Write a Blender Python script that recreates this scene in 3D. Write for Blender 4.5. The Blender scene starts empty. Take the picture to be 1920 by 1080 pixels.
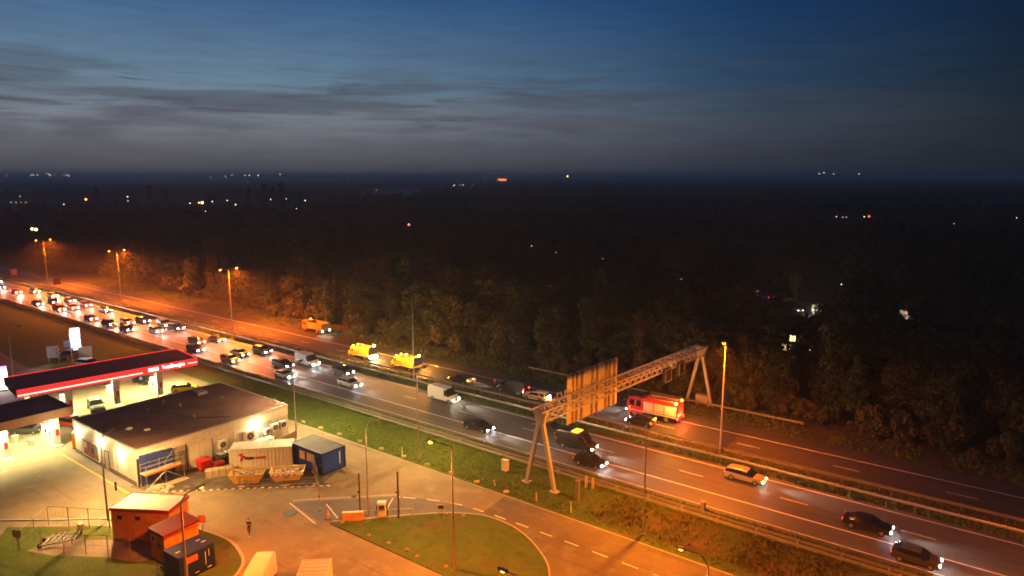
import bpy, bmesh, math, random
import numpy as np
from mathutils import Vector, Matrix, Euler
random.seed(7); RNG = np.random.default_rng(7)
R = math.radians
S = bpy.context.scene
COL = S.collection

# ------------------------------------------------------------------ camera
CAM_H = 36.0
cam = bpy.data.objects.new('camera', bpy.data.cameras.new('camera'))
COL.objects.link(cam); S.camera = cam
cam.data.sensor_width = 36.0; cam.data.lens = 36.0*1300/1920
cam.data.clip_start = 0.5; cam.data.clip_end = 90000
YAW = R(37.34); PITCH = math.atan(210/1300)
cam.location = (0, 0, CAM_H); cam.rotation_euler = (R(90)-PITCH, 0, YAW)
FW = Vector((-math.sin(YAW), math.cos(YAW), 0)); RT = Vector((math.cos(YAW), math.sin(YAW), 0))

# ------------------------------------------------------------------ dusk sky
SUN_AZ = Vector((-0.985, 0.17, 0)).normalized()          # where the sun went down
world = bpy.data.worlds.new('World'); S.world = world; world.use_nodes = True
nt = world.node_tree; nt.nodes.clear()
def N(t, **k):
    n = nt.nodes.new(t)
    for a, b in k.items(): setattr(n, a, b)
    return n
def lk(a, b): nt.links.new(a, b)
def math_node(op, a, b=None, clamp=False):
    n = N('ShaderNodeMath', operation=op, use_clamp=clamp)
    for i, v in enumerate((a, b)):
        if v is None: continue
        if isinstance(v, (int, float)): n.inputs[i].default_value = v
        else: lk(v, n.inputs[i])
    return n.outputs[0]
def lin(r, g, b):
    f = lambda c: (c/255/12.92) if c/255 <= .04045 else ((c/255+.055)/1.055)**2.4
    return (f(r), f(g), f(b), 1)
tc = N('ShaderNodeTexCoord'); sep = N('ShaderNodeSeparateXYZ'); lk(tc.outputs['Generated'], sep.inputs[0])
elev = sep.outputs['Z']
def ramp(src, stops, inter='EASE'):
    n = N('ShaderNodeValToRGB'); cr = n.color_ramp; cr.interpolation = inter
    while len(cr.elements) < len(stops): cr.elements.new(0.5)
    for e, (p, c) in zip(cr.elements, stops): e.position = p; e.color = c
    lk(src, n.inputs[0]); return n.outputs[0]
z4 = math_node('MULTIPLY', elev, 2.0, True)              # 0..1 covers elevations 0..30 degrees
glow = ramp(z4, [(0, lin(68, 70, 79)), (.05, lin(84, 86, 94)), (.15, lin(115, 122, 131)), (.25, lin(98, 124, 144)), (.46, lin(52, 88, 132)), (1, lin(44, 70, 104))], 'LINEAR')
mid = ramp(z4, [(0, lin(50, 54, 65)), (.06, lin(58, 63, 75)), (.14, lin(67, 78, 92)), (.26, lin(44, 74, 104)), (.46, lin(24, 60, 104)), (1, lin(26, 46, 76))], 'LINEAR')
dark = ramp(z4, [(0, lin(28, 31, 38)), (.08, lin(24, 32, 40)), (.2, lin(15, 29, 40)), (.46, lin(7, 25, 50)), (1, lin(12, 26, 46))], 'LINEAR')
hx = math_node('MULTIPLY', sep.outputs['X'], SUN_AZ.x); hy = math_node('MULTIPLY', sep.outputs['Y'], SUN_AZ.y)
hl = math_node('SQRT', math_node('ADD', math_node('MULTIPLY', sep.outputs['X'], sep.outputs['X']), math_node('ADD', math_node('MULTIPLY', sep.outputs['Y'], sep.outputs['Y']), 1e-5)))
ca = math_node('DIVIDE', math_node('ADD', hx, hy), hl)   # cosine of the azimuth from the sunset
def mix(f, a, b, mode='MIX'):
    n = N('ShaderNodeMix', data_type='RGBA', blend_type=mode)
    if isinstance(f, (int, float)): n.inputs[0].default_value = f
    else: lk(f, n.inputs[0])
    for s, v in ((6, a), (7, b)):
        if isinstance(v, tuple): n.inputs[s].default_value = v
        else: lk(v, n.inputs[s])
    return n.outputs[2]
def smooth(v, a, b):
    n = N('ShaderNodeMapRange', interpolation_type='SMOOTHSTEP'); lk(v, n.inputs[0])
    n.inputs[1].default_value = a; n.inputs[2].default_value = b
    return n.outputs[0]
base = mix(smooth(ca, .06, .74), dark, mid)
base = mix(smooth(ca, .45, 1.0), base, glow)
# long thin evening cloud bands: noise on the sky direction, stretched along the horizon
mp = N('ShaderNodeMapping'); mp.inputs['Scale'].default_value = (2.2, 2.2, 24); mp.inputs['Rotation'].default_value = (R(1.5), R(-2.5), 0)
lk(tc.outputs['Generated'], mp.inputs[0])
nz = N('ShaderNodeTexNoise'); nz.inputs['Scale'].default_value = 1.45; nz.inputs['Detail'].default_value = 6; nz.inputs['Roughness'].default_value = .55; nz.inputs['Distortion'].default_value = .5
lk(mp.outputs[0], nz.inputs['Vector'])
band = math_node('MULTIPLY', smooth(elev, .02, .06), math_node('SUBTRACT', 1.0, smooth(elev, .10, .19)))
cl = math_node('MULTIPLY', smooth(nz.outputs['Fac'], .42, .62), band)
cl = math_node('MULTIPLY', cl, smooth(ca, .1, .85))
base = mix(math_node('MULTIPLY', cl, .6), base, lin(66, 68, 80))
mp2 = N('ShaderNodeMapping'); mp2.inputs['Scale'].default_value = (5, 5, 60); mp2.inputs['Rotation'].default_value = (R(4), R(3), 0); lk(tc.outputs['Generated'], mp2.inputs[0])
nz2 = N('ShaderNodeTexNoise'); nz2.inputs['Scale'].default_value = 1.6; nz2.inputs['Detail'].default_value = 5; nz2.inputs['Distortion'].default_value = 1.2; lk(mp2.outputs[0], nz2.inputs['Vector'])
cl2 = math_node('MULTIPLY', math_node('MULTIPLY', smooth(nz2.outputs['Fac'], .52, .74), smooth(elev, .03, .07)), math_node('SUBTRACT', 1.0, smooth(elev, .12, .17)))
base = mix(math_node('MULTIPLY', math_node('MULTIPLY', cl2, smooth(ca, .1, .8)), .5), base, lin(58, 58, 74))
nz3 = N('ShaderNodeTexNoise'); nz3.inputs['Scale'].default_value = 6; nz3.inputs['Detail'].default_value = 8; lk(mp.outputs[0], nz3.inputs['Vector'])
base = mix(.16, base, mix(1, base, ramp(nz3.outputs['Fac'], [(.3, (.5, .5, .5, 1)), (.7, (1.5, 1.5, 1.5, 1))], 'LINEAR'), 'MULTIPLY'))
bg1 = N('ShaderNodeBackground'); lk(base, bg1.inputs[0]); bg1.inputs[1].default_value = 1.08
sky = N('ShaderNodeTexSky', sky_type='NISHITA'); sky.sun_disc = False; sky.sun_elevation = R(-4.5); sky.sun_rotation = math.atan2(SUN_AZ.x, SUN_AZ.y)
bg2 = N('ShaderNodeBackground'); lk(sky.outputs[0], bg2.inputs[0]); bg2.inputs[1].default_value = 0.05
ads = N('ShaderNodeAddShader'); lk(bg1.outputs[0], ads.inputs[0]); lk(bg2.outputs[0], ads.inputs[1])
wo = N('ShaderNodeOutputWorld'); lk(ads.outputs[0], wo.inputs[0])

S.view_settings.view_transform = 'Standard'; S.view_settings.look = 'None'
S.view_settings.exposure = 0.0; S.view_settings.gamma = 1.0; S.view_settings.use_curve_mapping = False
S.render.engine = 'CYCLES'
cy = S.cycles
cy.max_bounces = 5; cy.diffuse_bounces = 2; cy.glossy_bounces = 2; cy.transmission_bounces = 3; cy.transparent_max_bounces = 8; cy.volume_bounces = 2
cy.use_denoising = True; cy.denoiser = 'OPENIMAGEDENOISE'; cy.sample_clamp_indirect = 3.0; cy.sample_clamp_direct = 0
cy.caustics_reflective = False; cy.caustics_refractive = False; cy.use_light_tree = True
cy.filter_width = 1.7
LAMP = 1.0                                               # one dial for all the lamps

# ------------------------------------------------------------------ materials
MATS = {}
def principled(name):
    m = bpy.data.materials.new(name); m.use_nodes = True
    return m, m.node_tree, m.node_tree.nodes['Principled BSDF']
def mat(name, col, rough=.6, metal=0, var=.18, scale=2.0, bump=0, bscale=None, stretch=None, spec=.5, col2=None, pos=False):
    if name in MATS: return MATS[name]
    m, t, b = principled(name)
    b.inputs['Roughness'].default_value = rough; b.inputs['Metallic'].default_value = metal; b.inputs['Specular IOR Level'].default_value = spec
    co = t.nodes.new('ShaderNodeNewGeometry').outputs['Position'] if pos else t.nodes.new('ShaderNodeTexCoord').outputs['Object']
    if stretch:
        mm = t.nodes.new('ShaderNodeMapping'); mm.inputs['Scale'].default_value = stretch; t.links.new(co, mm.inputs[0]); co = mm.outputs[0]
    n = t.nodes.new('ShaderNodeTexNoise'); n.inputs['Scale'].default_value = scale; n.inputs['Detail'].default_value = 6; n.inputs['Roughness'].default_value = .65
    t.links.new(co, n.inputs['Vector'])
    r = t.nodes.new('ShaderNodeValToRGB'); r.color_ramp.elements[0].position = .3; r.color_ramp.elements[1].position = .72
    c = np.array(col)
    r.color_ramp.elements[0].color = (*np.clip(c*(1-var), 0, 1), 1)
    r.color_ramp.elements[1].color = (*(np.array(col2) if col2 is not None else np.clip(c*(1+var), 0, 1)), 1)
    t.links.new(n.outputs['Fac'], r.inputs[0]); t.links.new(r.outputs[0], b.inputs['Base Color'])
    if bump:
        n2 = t.nodes.new('ShaderNodeTexNoise'); n2.inputs['Scale'].default_value = bscale or scale*6; n2.inputs['Detail'].default_value = 4; t.links.new(co, n2.inputs['Vector'])
        bp = t.nodes.new('ShaderNodeBump'); bp.inputs['Strength'].default_value = bump; bp.inputs['Distance'].default_value = .1
        t.links.new(n2.outputs['Fac'], bp.inputs['Height']); t.links.new(bp.outputs[0], b.inputs['Normal'])
    MATS[name] = m; return m
def emis(name, col, strength, sample=False):
    if name in MATS: return MATS[name]
    m, t, b = principled(name)
    b.inputs['Base Color'].default_value = (.6, .6, .6, 1); b.inputs['Emission Color'].default_value = (*col, 1); b.inputs['Emission Strength'].default_value = strength
    if not sample: m.cycles.emission_sampling = 'NONE'
    MATS[name] = m; return m
def ground_mat(name, layers, rough=.9, bump=.5, bscale=9, spec=.3):
    """several noise layers in world position: [(colour, scale, low, high)], first one is the base"""
    m, t, b = principled(name); b.inputs['Roughness'].default_value = rough; b.inputs['Specular IOR Level'].default_value = spec
    co = t.nodes.new('ShaderNodeNewGeometry').outputs['Position']
    cur = None
    for i, L in enumerate(layers):
        col, sc, lo, hi = L[:4]
        if cur is None:
            rgb = t.nodes.new('ShaderNodeRGB'); rgb.outputs[0].default_value = (*col, 1); cur = rgb.outputs[0]; continue
        v = co
        if len(L) > 4:
            mm = t.nodes.new('ShaderNodeMapping'); mm.inputs['Scale'].default_value = L[4]; t.links.new(co, mm.inputs[0]); v = mm.outputs[0]
        n = t.nodes.new('ShaderNodeTexNoise'); n.inputs['Scale'].default_value = sc; n.inputs['Detail'].default_value = 7; n.inputs['Roughness'].default_value = .6; t.links.new(v, n.inputs['Vector'])
        r = t.nodes.new('ShaderNodeMapRange'); r.inputs[1].default_value = lo; r.inputs[2].default_value = hi; t.links.new(n.outputs['Fac'], r.inputs[0])
        x = t.nodes.new('ShaderNodeMix'); x.data_type = 'RGBA'; t.links.new(r.outputs[0], x.inputs[0]); t.links.new(cur, x.inputs[6]); x.inputs[7].default_value = (*col, 1); cur = x.outputs[2]
    t.links.new(cur, b.inputs['Base Color'])
    n2 = t.nodes.new('ShaderNodeTexNoise'); n2.inputs['Scale'].default_value = bscale; n2.inputs['Detail'].default_value = 5; t.links.new(co, n2.inputs['Vector'])
    bp = t.nodes.new('ShaderNodeBump'); bp.inputs['Strength'].default_value = bump; bp.inputs['Distance'].default_value = .08; t.links.new(n2.outputs['Fac'], bp.inputs['Height']); t.links.new(bp.outputs[0], b.inputs['Normal'])
    MATS[name] = m; return m

M = {}
M['grass'] = ground_mat('grass_soil', [((.06, .105, .010), 1, 0, 1), ((.095, .12, .015), .35, .45, .7), ((.10, .075, .026), .14, .56, .76), ((.045, .065, .01), 1.1, .5, .72), ((.11, .09, .035), .8, .62, .75)], bump=.9, bscale=5)
M['rough'] = ground_mat('rough_verge', [((.05, .06, .016), 1, 0, 1), ((.10, .055, .022), .22, .45, .62), ((.028, .035, .012), .6, .5, .7), ((.11, .085, .03), 2.2, .55, .75)], bump=1, bscale=3)
M['land'] = ground_mat('farmland', [((.04, .05, .02), 1, 0, 1), ((.07, .075, .04), .004, .5, .62), ((.03, .035, .018), .012, .5, .6)], bump=.2, bscale=1)
M['floor'] = ground_mat('forest_floor', [((.035, .028, .014), 1, 0, 1), ((.06, .04, .018), .3, .5, .7)], bump=1, bscale=2)
M['asphalt'] = ground_mat('porous_asphalt', [((.085, .082, .078), 1, 0, 1), ((.06, .058, .055), .5, .45, .65, (.03, 1.0, 1)), ((.11, .105, .098), .16, .5, .7, (.15, 1.2, 1)), ((.048, .046, .044), 1.3, .5, .66, (.012, 1.0, 1)), ((.12, .115, .108), .9, .60, .72, (.01, 1.0, 1))], rough=.55, bump=.12, bscale=25, spec=.5)
M['asphalt2'] = ground_mat('dark_asphalt', [((.07, .062, .056), 1, 0, 1), ((.05, .045, .042), .5, .45, .65, (.03, 1.0, 1)), ((.085, .075, .068), .16, .5, .7, (.15, 1.2, 1))], rough=.6, bump=.12, bscale=25)
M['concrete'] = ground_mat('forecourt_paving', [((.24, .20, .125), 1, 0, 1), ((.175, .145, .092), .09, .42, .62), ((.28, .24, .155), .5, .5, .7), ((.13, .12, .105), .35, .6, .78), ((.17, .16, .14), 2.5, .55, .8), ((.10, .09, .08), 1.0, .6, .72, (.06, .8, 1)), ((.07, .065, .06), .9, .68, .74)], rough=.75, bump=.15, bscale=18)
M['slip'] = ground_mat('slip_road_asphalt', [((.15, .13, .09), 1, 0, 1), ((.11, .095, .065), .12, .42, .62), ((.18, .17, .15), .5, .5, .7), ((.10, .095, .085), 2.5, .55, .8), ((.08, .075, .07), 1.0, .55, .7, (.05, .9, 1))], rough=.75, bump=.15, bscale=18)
M['bay'] = ground_mat('new_asphalt', [((.12, .12, .14), 1, 0, 1), ((.09, .09, .105), .5, .45, .65), ((.15, .15, .165), .2, .5, .7)], rough=.7, bump=.15, bscale=20)
M['yard'] = ground_mat('yard_paving', [((.12, .11, .085), 1, 0, 1), ((.06, .055, .045), .25, .45, .6), ((.18, .16, .12), .7, .52, .7), ((.05, .06, .025), 1.1, .6, .75)], bump=.4, bscale=8)
M['path'] = ground_mat('path_slabs', [((.22, .19, .15), 1, 0, 1), ((.14, .12, .095), .3, .45, .65)], bump=.2)
M['kerb'] = mat('kerb_concrete', (.38, .36, .32), .8, scale=3)
M['paint'] = mat('road_paint', (.72, .71, .68), .55, var=.25, scale=6)
M['yellow_paint'] = mat('yellow_paint', (.65, .45, .06), .6, var=.2, scale=6)
M['galv'] = mat('galvanised_steel', (.42, .43, .44), .45, .55, scale=3)
M['galv_dull'] = mat('weathered_steel', (.26, .25, .24), .6, .3, scale=3)
M['pole'] = mat('painted_pole', (.36, .35, .33), .5, .2, scale=2)
M['dark'] = mat('dark_metal', (.03, .03, .032), .5, .2)
M['roof'] = mat('bitumen_roof', (.11, .053, .041), .85, var=.45, scale=.35, bump=.3, bscale=14)
M['white'] = mat('white_paint', (.72, .72, .69), .5, var=.08, scale=2)
M['wall'] = mat('cream_wall', (.60, .56, .48), .75, var=.12, scale=.8, bump=.05)
M['plinth'] = mat('plinth', (.16, .15, .13), .8)
M['canopy_roof'] = mat('canopy_roof', (.26, .066, .055), .8, var=.4, scale=.3)  # the red glow of the fascia is put into this roof colour
M['panel_grey'] = mat('grey_panel', (.30, .28, .25), .7)
M['red'] = mat('red_paint', (.52, .025, .015), .4, var=.1)
M['orange_wall'] = mat('orange_render', (.62, .24, .05), .75, var=.12, scale=1.5, bump=.05)
M['maroon'] = mat('maroon_trim', (.30, .018, .014), .55)
M['red_roof'] = mat('red_roof_sheet', (.13, .010, .006), .6, var=.2, scale=1)
M['grey_sheet'] = mat('grey_roof_sheet', (.58, .62, .60), .6, var=.2, scale=1.2, stretch=(1, .3, 1))
M['navy'] = mat('navy_steel', (.006, .016, .15), .5, var=.25, scale=1.5)
M['blue'] = mat('blue_steel', (.008, .055, .38), .5, var=.2, scale=1.5)
M['bluegrey'] = mat('office_roof', (.10, .12, .13), .7, var=.25, scale=1)
M['ivory'] = mat('ivory_container', (.74, .72, .62), .55, var=.12, scale=1.2)
M['skip'] = mat('yellow_skip', (.80, .55, .04), .6, var=.25, scale=3, col2=(.60, .32, .06))
M['rubble'] = mat('rubble', (.40, .37, .31), .9, var=.4, scale=4, bump=.6)
M['glass'] = mat('car_glass', (.012, .014, .016), .08, spec=.8, var=.05)
M['tyre'] = mat('tyre_rubber', (.018, .018, .018), .85)
M['rim'] = mat('wheel_rim', (.35, .35, .36), .35, .7)
M['plate'] = mat('yellow_plate', (.75, .5, .03), .5)
M['black'] = mat('black_plastic', (.02, .02, .022), .5)
M['timber'] = mat('scaffold_timber', (.36, .27, .16), .8, var=.3, scale=3, stretch=(.3, 4, 1))
M['tarp'] = mat('blue_tarpaulin', (.02, .045, .24), .35, var=.35, scale=2.5, bump=1.0, bscale=3)
M['door'] = mat('grey_door', (.17, .15, .12), .6)
M['amber_panel'] = mat('board_back', (.78, .74, .64), .55, .25, var=.15, scale=.6, stretch=(1, 1, 6))
M['orange_plastic'] = mat('orange_plastic', (.75, .22, .015), .45)
M['hi_yellow'] = mat('service_yellow', (.78, .50, .02), .45, var=.1)
M['conc_block'] = mat('concrete_block', (.45, .42, .36), .85, var=.15)
M['bark'] = mat('bark', (.075, .06, .045), .9, var=.4, scale=4, bump=.6)
M['brick'] = mat('dark_brick', (.12, .06, .04), .85)
M['tile_roof'] = mat('dark_roof', (.05, .04, .038), .8)

def leaf_mat(name, a, b, c):
    m, t, bs = principled(name); bs.inputs['Roughness'].default_value = .65; bs.inputs['Specular IOR Level'].default_value = .25
    oi = t.nodes.new('ShaderNodeObjectInfo'); n = t.nodes.new('ShaderNodeTexNoise'); n.inputs['Scale'].default_value = .55; n.inputs['Detail'].default_value = 5
    g = t.nodes.new('ShaderNodeNewGeometry'); t.links.new(g.outputs['Position'], n.inputs['Vector'])
    add = t.nodes.new('ShaderNodeMath'); add.operation = 'MULTIPLY_ADD'; t.links.new(oi.outputs['Random'], add.inputs[0]); add.inputs[1].default_value = .55
    sub = t.nodes.new('ShaderNodeMath'); sub.operation = 'SUBTRACT'; t.links.new(n.outputs['Fac'], sub.inputs[0]); sub.inputs[1].default_value = .27
    t.links.new(sub.outputs[0], add.inputs[2])
    r = t.nodes.new('ShaderNodeValToRGB'); e = r.color_ramp.elements; e[0].position = .12; e[0].color = (*a, 1); e[1].position = .85; e[1].color = (*c, 1)
    k = e.new(.5); k.color = (*b, 1)
    t.links.new(add.outputs[0], r.inputs[0]); t.links.new(r.outputs[0], bs.inputs['Base Color'])
    MATS[name] = m; return m
M['leaf'] = leaf_mat('autumn_leaves', (.04, .068, .015), (.078, .09, .021), (.125, .092, .025))
M['tuft'] = leaf_mat('grass_blades', (.06, .11, .02), (.10, .14, .03), (.12, .10, .03))
M['weed'] = leaf_mat('verge_weeds', (.045, .10, .018), (.08, .14, .03), (.14, .14, .04))

# ------------------------------------------------------------------ object helpers
class MB:
    def __init__(s): s.v = []; s.f = []; s.m = []
    def add(s, vs, fs, mi=0):
        o = len(s.v); s.v += [tuple(v) for v in vs]; s.f += [tuple(i+o for i in f) for f in fs]; s.m += [mi]*len(fs); return s
    def box(s, x0, x1, y0, y1, z0, z1, mi=0, top=None):
        t = top or (0, 0)
        return s.add([(x0, y0, z0), (x1, y0, z0), (x1, y1, z0), (x0, y1, z0), (x0+t[0], y0+t[1], z1), (x1-t[0], y0+t[1], z1), (x1-t[0], y1-t[1], z1), (x0+t[0], y1-t[1], z1)],
                     [(0, 3, 2, 1), (4, 5, 6, 7), (0, 1, 5, 4), (1, 2, 6, 5), (2, 3, 7, 6), (3, 0, 4, 7)], mi)
    def cyl(s, p, q, r0, r1=None, n=8, mi=0, cap=True):
        p, q = Vector(p), Vector(q); r1 = r0 if r1 is None else r1
        d = (q-p).normalized(); a = d.orthogonal().normalized(); b = d.cross(a)
        vs = []
        for c, r in ((p, r0), (q, r1)):
            for i in range(n):
                t = 2*math.pi*i/n; vs.append(c+(a*math.cos(t)+b*math.sin(t))*r)
        fs = [(i, (i+1) % n, n+(i+1) % n, n+i) for i in range(n)]
        if cap: fs += [tuple(reversed(range(n))), tuple(range(n, 2*n))]
        return s.add(vs, fs, mi)
    def path(s, pts, rs, n=6, mi=0):
        for i in range(len(pts)-1): s.cyl(pts[i], pts[i+1], rs[i], rs[i+1], n, mi)
        return s
    def prism(s, poly, z0, z1, mi=0, side=None):
        n = len(poly); ar = sum(poly[i][0]*poly[(i+1) % n][1]-poly[(i+1) % n][0]*poly[i][1] for i in range(n))
        if ar < 0: poly = poly[::-1]
        vs = [(x, y, z0) for x, y in poly]+[(x, y, z1) for x, y in poly]
        s.add(vs, [tuple(range(n, 2*n))], mi)
        return s.add(vs, [(i, (i+1) % n, n+(i+1) % n, n+i) for i in range(n)], mi if side is None else side)
    def ball(s, c, r, n=8, mi=0, sz=1.0):
        vs = []; k = n//2
        for j in range(1, k):
            ph = math.pi*j/k
            for i in range(n): vs.append((c[0]+r*math.sin(ph)*math.cos(2*math.pi*i/n), c[1]+r*math.sin(ph)*math.sin(2*math.pi*i/n), c[2]+r*sz*math.cos(ph)))
        top = len(vs); vs += [(c[0], c[1], c[2]+r*sz), (c[0], c[1], c[2]-r*sz)]
        fs = []
        for j in range(k-2):
            for i in range(n): fs.append((j*n+i, (j+1)*n+i, (j+1)*n+(i+1) % n, j*n+(i+1) % n))
        for i in range(n): fs.append((top, i, (i+1) % n)); fs.append((top+1, (k-2)*n+(i+1) % n, (k-2)*n+i))
        return s.add(vs, fs, mi)
    def mesh(s, name, mats, smooth=None, bevel=0):
        me = bpy.data.meshes.new(name); me.from_pydata(s.v, [], s.f)
        for m in (mats if isinstance(mats, (list, tuple)) else [mats]): me.materials.append(m)
        if any(s.m): me.polygons.foreach_set('material_index', s.m)
        if bevel:
            bm = bmesh.new(); bm.from_mesh(me); bmesh.ops.remove_doubles(bm, verts=bm.verts, dist=1e-4)
            es = [e for e in bm.edges if len(e.link_faces) == 2 and e.calc_face_angle(0) > .6]
            bmesh.ops.bevel(bm, geom=es, offset=bevel, segments=2, profile=.6, affect='EDGES'); bm.to_mesh(me); bm.free()
        me.update()
        if smooth is not None:
            me.shade_smooth(); me.set_sharp_from_angle(angle=R(smooth))
        return me
    def build(s, name, mats, parent=None, smooth=None, bevel=0, loc=None, rot=None):
        return link(name, s.mesh(name, mats, smooth, bevel), parent, loc, rot)
def link(name, data, parent=None, loc=None, rot=None):
    o = bpy.data.objects.new(name, data); COL.objects.link(o)
    if parent is not None: o.parent = parent
    if loc is not None: o.location = loc
    if rot is not None: o.rotation_euler = rot if not isinstance(rot, (int, float)) else (0, 0, rot)
    return o
def tag(o, label=None, cat=None, group=None, kind=None):
    if label: o['label'] = label
    if cat: o['category'] = cat
    if group: o['group'] = group
    if kind: o['kind'] = kind
    return o
def thing(name, label, cat, loc=(0, 0, 0), rz=0, group=None):
    return tag(link(name, None, None, loc, rz), label, cat, group)
def kids(o): return [c for c in bpy.data.objects if c.parent is o]
CH = {}
def remember(o):
    """children tree of a prototype, looked up once"""
    tree = [(c, [g for g in bpy.data.objects if g.parent == c]) for c in bpy.data.objects if c.parent == o]
    CH[o.name] = tree; return tree
def dup(proto, loc, rz, label, group=None, swap=None, scale=None):
    tree = CH.get(proto.name) or remember(proto)
    r = proto.copy(); COL.objects.link(r); r.location = loc; r.rotation_euler = (0, 0, rz)
    if scale: r.scale = scale
    r['label'] = label
    if group: r['group'] = group
    elif 'group' in r.keys(): del r['group']
    def cp(c, par):
        d = c.copy(); COL.objects.link(d); d.parent = par
        if swap and c.name.split('.')[0] in swap:
            sl = d.material_slots[0]; sl.link = 'OBJECT'; sl.material = swap[c.name.split('.')[0]]
        return d
    for c, gs in tree:
        d = cp(c, r)
        for g in gs: cp(g, d)
    return r
def lamp(kind, loc, energy, col, parent=None, target=None, angle=140, blend=.6, size=.15, area=(1, 1)):
    L = bpy.data.lights.new('light', kind); L.energy = energy*LAMP; L.color = col
    if kind == 'SPOT': L.spot_size = R(angle); L.spot_blend = blend; L.shadow_soft_size = size
    elif kind == 'AREA': L.shape = 'RECTANGLE'; L.size, L.size_y = area
    else: L.shadow_soft_size = size
    o = bpy.data.objects.new('light', L); COL.objects.link(o); o.location = loc
    if parent is not None: o.parent = parent
    if target is not None: o.rotation_euler = (Vector(target)-Vector(loc)).to_track_quat('-Z', 'Y').to_euler()
    return o
UNIT = None
def bar(p, q, r, name, m, parent, square=False):
    """a straight member between two points: one shared unit bar, placed by its object transform"""
    global UNIT
    if UNIT is None: UNIT = {}
    k = (m.name, square)
    if k not in UNIT:
        b = MB()
        if square: b.box(-1, 1, -1, 1, 0, 1)
        else: b.cyl((0, 0, 0), (0, 0, 1), 1, n=6)
        UNIT[k] = b.mesh('bar', m)
    p, q = Vector(p), Vector(q); o = link(name, UNIT[k], parent)
    o.location = p; o.rotation_euler = (q-p).to_track_quat('Z', 'Y').to_euler(); o.scale = (r, r, (q-p).length)
    return o
def text(s, size, m, parent, loc, rot, name='lettering', bold=0, align='CENTER', depth=.02):
    c = bpy.data.curves.new('lettering', 'FONT'); c.body = s; c.size = size; c.extrude = depth; c.offset = bold; c.align_x = align; c.align_y = 'CENTER'; c.resolution_u = 3
    t = bpy.data.objects.new('tmp', c); COL.objects.link(t); bpy.context.view_layer.update()
    me = bpy.data.meshes.new_from_object(t.evaluated_get(bpy.context.evaluated_depsgraph_get())); bpy.data.objects.remove(t)
    me.materials.clear(); me.materials.append(m)
    return link(name, me, parent, loc, rot)
ORD = ['first', 'second', 'third', 'fourth', 'fifth', 'sixth', 'seventh', 'eighth', 'ninth', 'tenth', 'eleventh', 'twelfth', 'thirteenth', 'fourteenth', 'fifteenth', 'sixteenth', 'seventeenth', 'eighteenth', 'nineteenth', 'twentieth']
SODIUM = (1, .165, .003); WARM = (1, .72, .34); STATION = (1, .80, .32); COOL = (.86, .92, 1)
def in_view(x, y, z=0, margin=60):
    v = Vector((x, y, z-CAM_H)); f = v.dot(FW); 
    if f < 5: return False
    u = 960+1300*v.dot(RT)/f
    return -margin < u < 1920+margin
def pix(x, y, z):
    v = Vector((x, y, z-CAM_H)); h = v.dot(FW); f = h*math.cos(PITCH)-v.z*math.sin(PITCH); up = h*math.sin(PITCH)+v.z*math.cos(PITCH)
    return 960+1300*v.dot(RT)/f, 540-1300*up/f
HAZE = 0.00043
# ================================================================== SETTING
def sheet(name, polys, z, m, parent=None, kind='structure'):
    b = MB()
    for p in polys:
        n = len(p); ar = sum(p[i][0]*p[(i+1) % n][1]-p[(i+1) % n][0]*p[i][1] for i in range(n))
        if ar < 0: p = p[::-1]
        b.add([(x, y, z) for x, y in p], [tuple(range(n))])
    o = b.build(name, m, parent)
    if kind: o['kind'] = kind
    return o
FAR = 34000
gr = MB()
ring = [(FAR*math.cos(2*math.pi*i/48), FAR*math.sin(2*math.pi*i/48), -.05) for i in range(48)]
gr.add(ring, [tuple(range(48))]); tag(gr.build('ground', M['land']), kind='structure')
sheet('forest_ground', [[(-420, 103), (300, 103), (700, 900), (-900, 900)]], -.03, M['floor'])
sheet('verge_ground', [[(-700, 96.5), (400, 96.5), (400, 106), (-140, 106), (-330, 112), (-700, 112)]], -.01, M['rough'])
sheet('verge_ground', [[(-700, 55), (400, 55), (400, 69.5), (-700, 69.5)]], 0.0, M['grass'])
sheet('verge_ground', [[(-36, 60), (120, 59), (120, 67), (-28, 67)]], .006, M['rough'])
sheet('median_ground', [[(-700, 81), (400, 81), (400, 87), (-700, 87)]], .0, M['rough'])
sheet('field_ground', [[(-420, -20), (-120, -20), (-120, 66), (-420, 66)]], -.004, M['grass'])
road = sheet('motorway', [[(-700, 69), (400, 69), (400, 81.9), (-700, 81.9)]], .02, M['asphalt'])
road2 = sheet('motorway', [[(-700, 86.3), (400, 86.3), (400, 97.2), (-700, 97.2)]], .02, M['asphalt2'])
def line(par, y, w, x0, x1, dash=None, gap=0, off=0, z=.024):
    b = MB(); x = x0+off
    if dash is None: b.add([(x0, y-w/2, z), (x1, y-w/2, z), (x1, y+w/2, z), (x0, y+w/2, z)], [(0, 1, 2, 3)])
    else:
        while x < x1: b.add([(x, y-w/2, z), (x+dash, y-w/2, z), (x+dash, y+w/2, z), (x, y+w/2, z)], [(0, 1, 2, 3)]); x += dash+gap
    return b.build('lane_line', M['paint'], par)
PER = 12.16
line(road, 81.0, .20, -700, 400); line(road, 73.5, .20, -700, 400); line(road, 70.1, .12, -700, 400)
line(road, 77.1, .15, -69.25-PER*40, 300, 3.05, PER-3.05)
line(road2, 93.6, .20, -700, 400); line(road2, 87.0, .20, -700, 400)
line(road2, 90.2, .15, -18.0-PER*44, 300, 3.05, PER-3.05)
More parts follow.
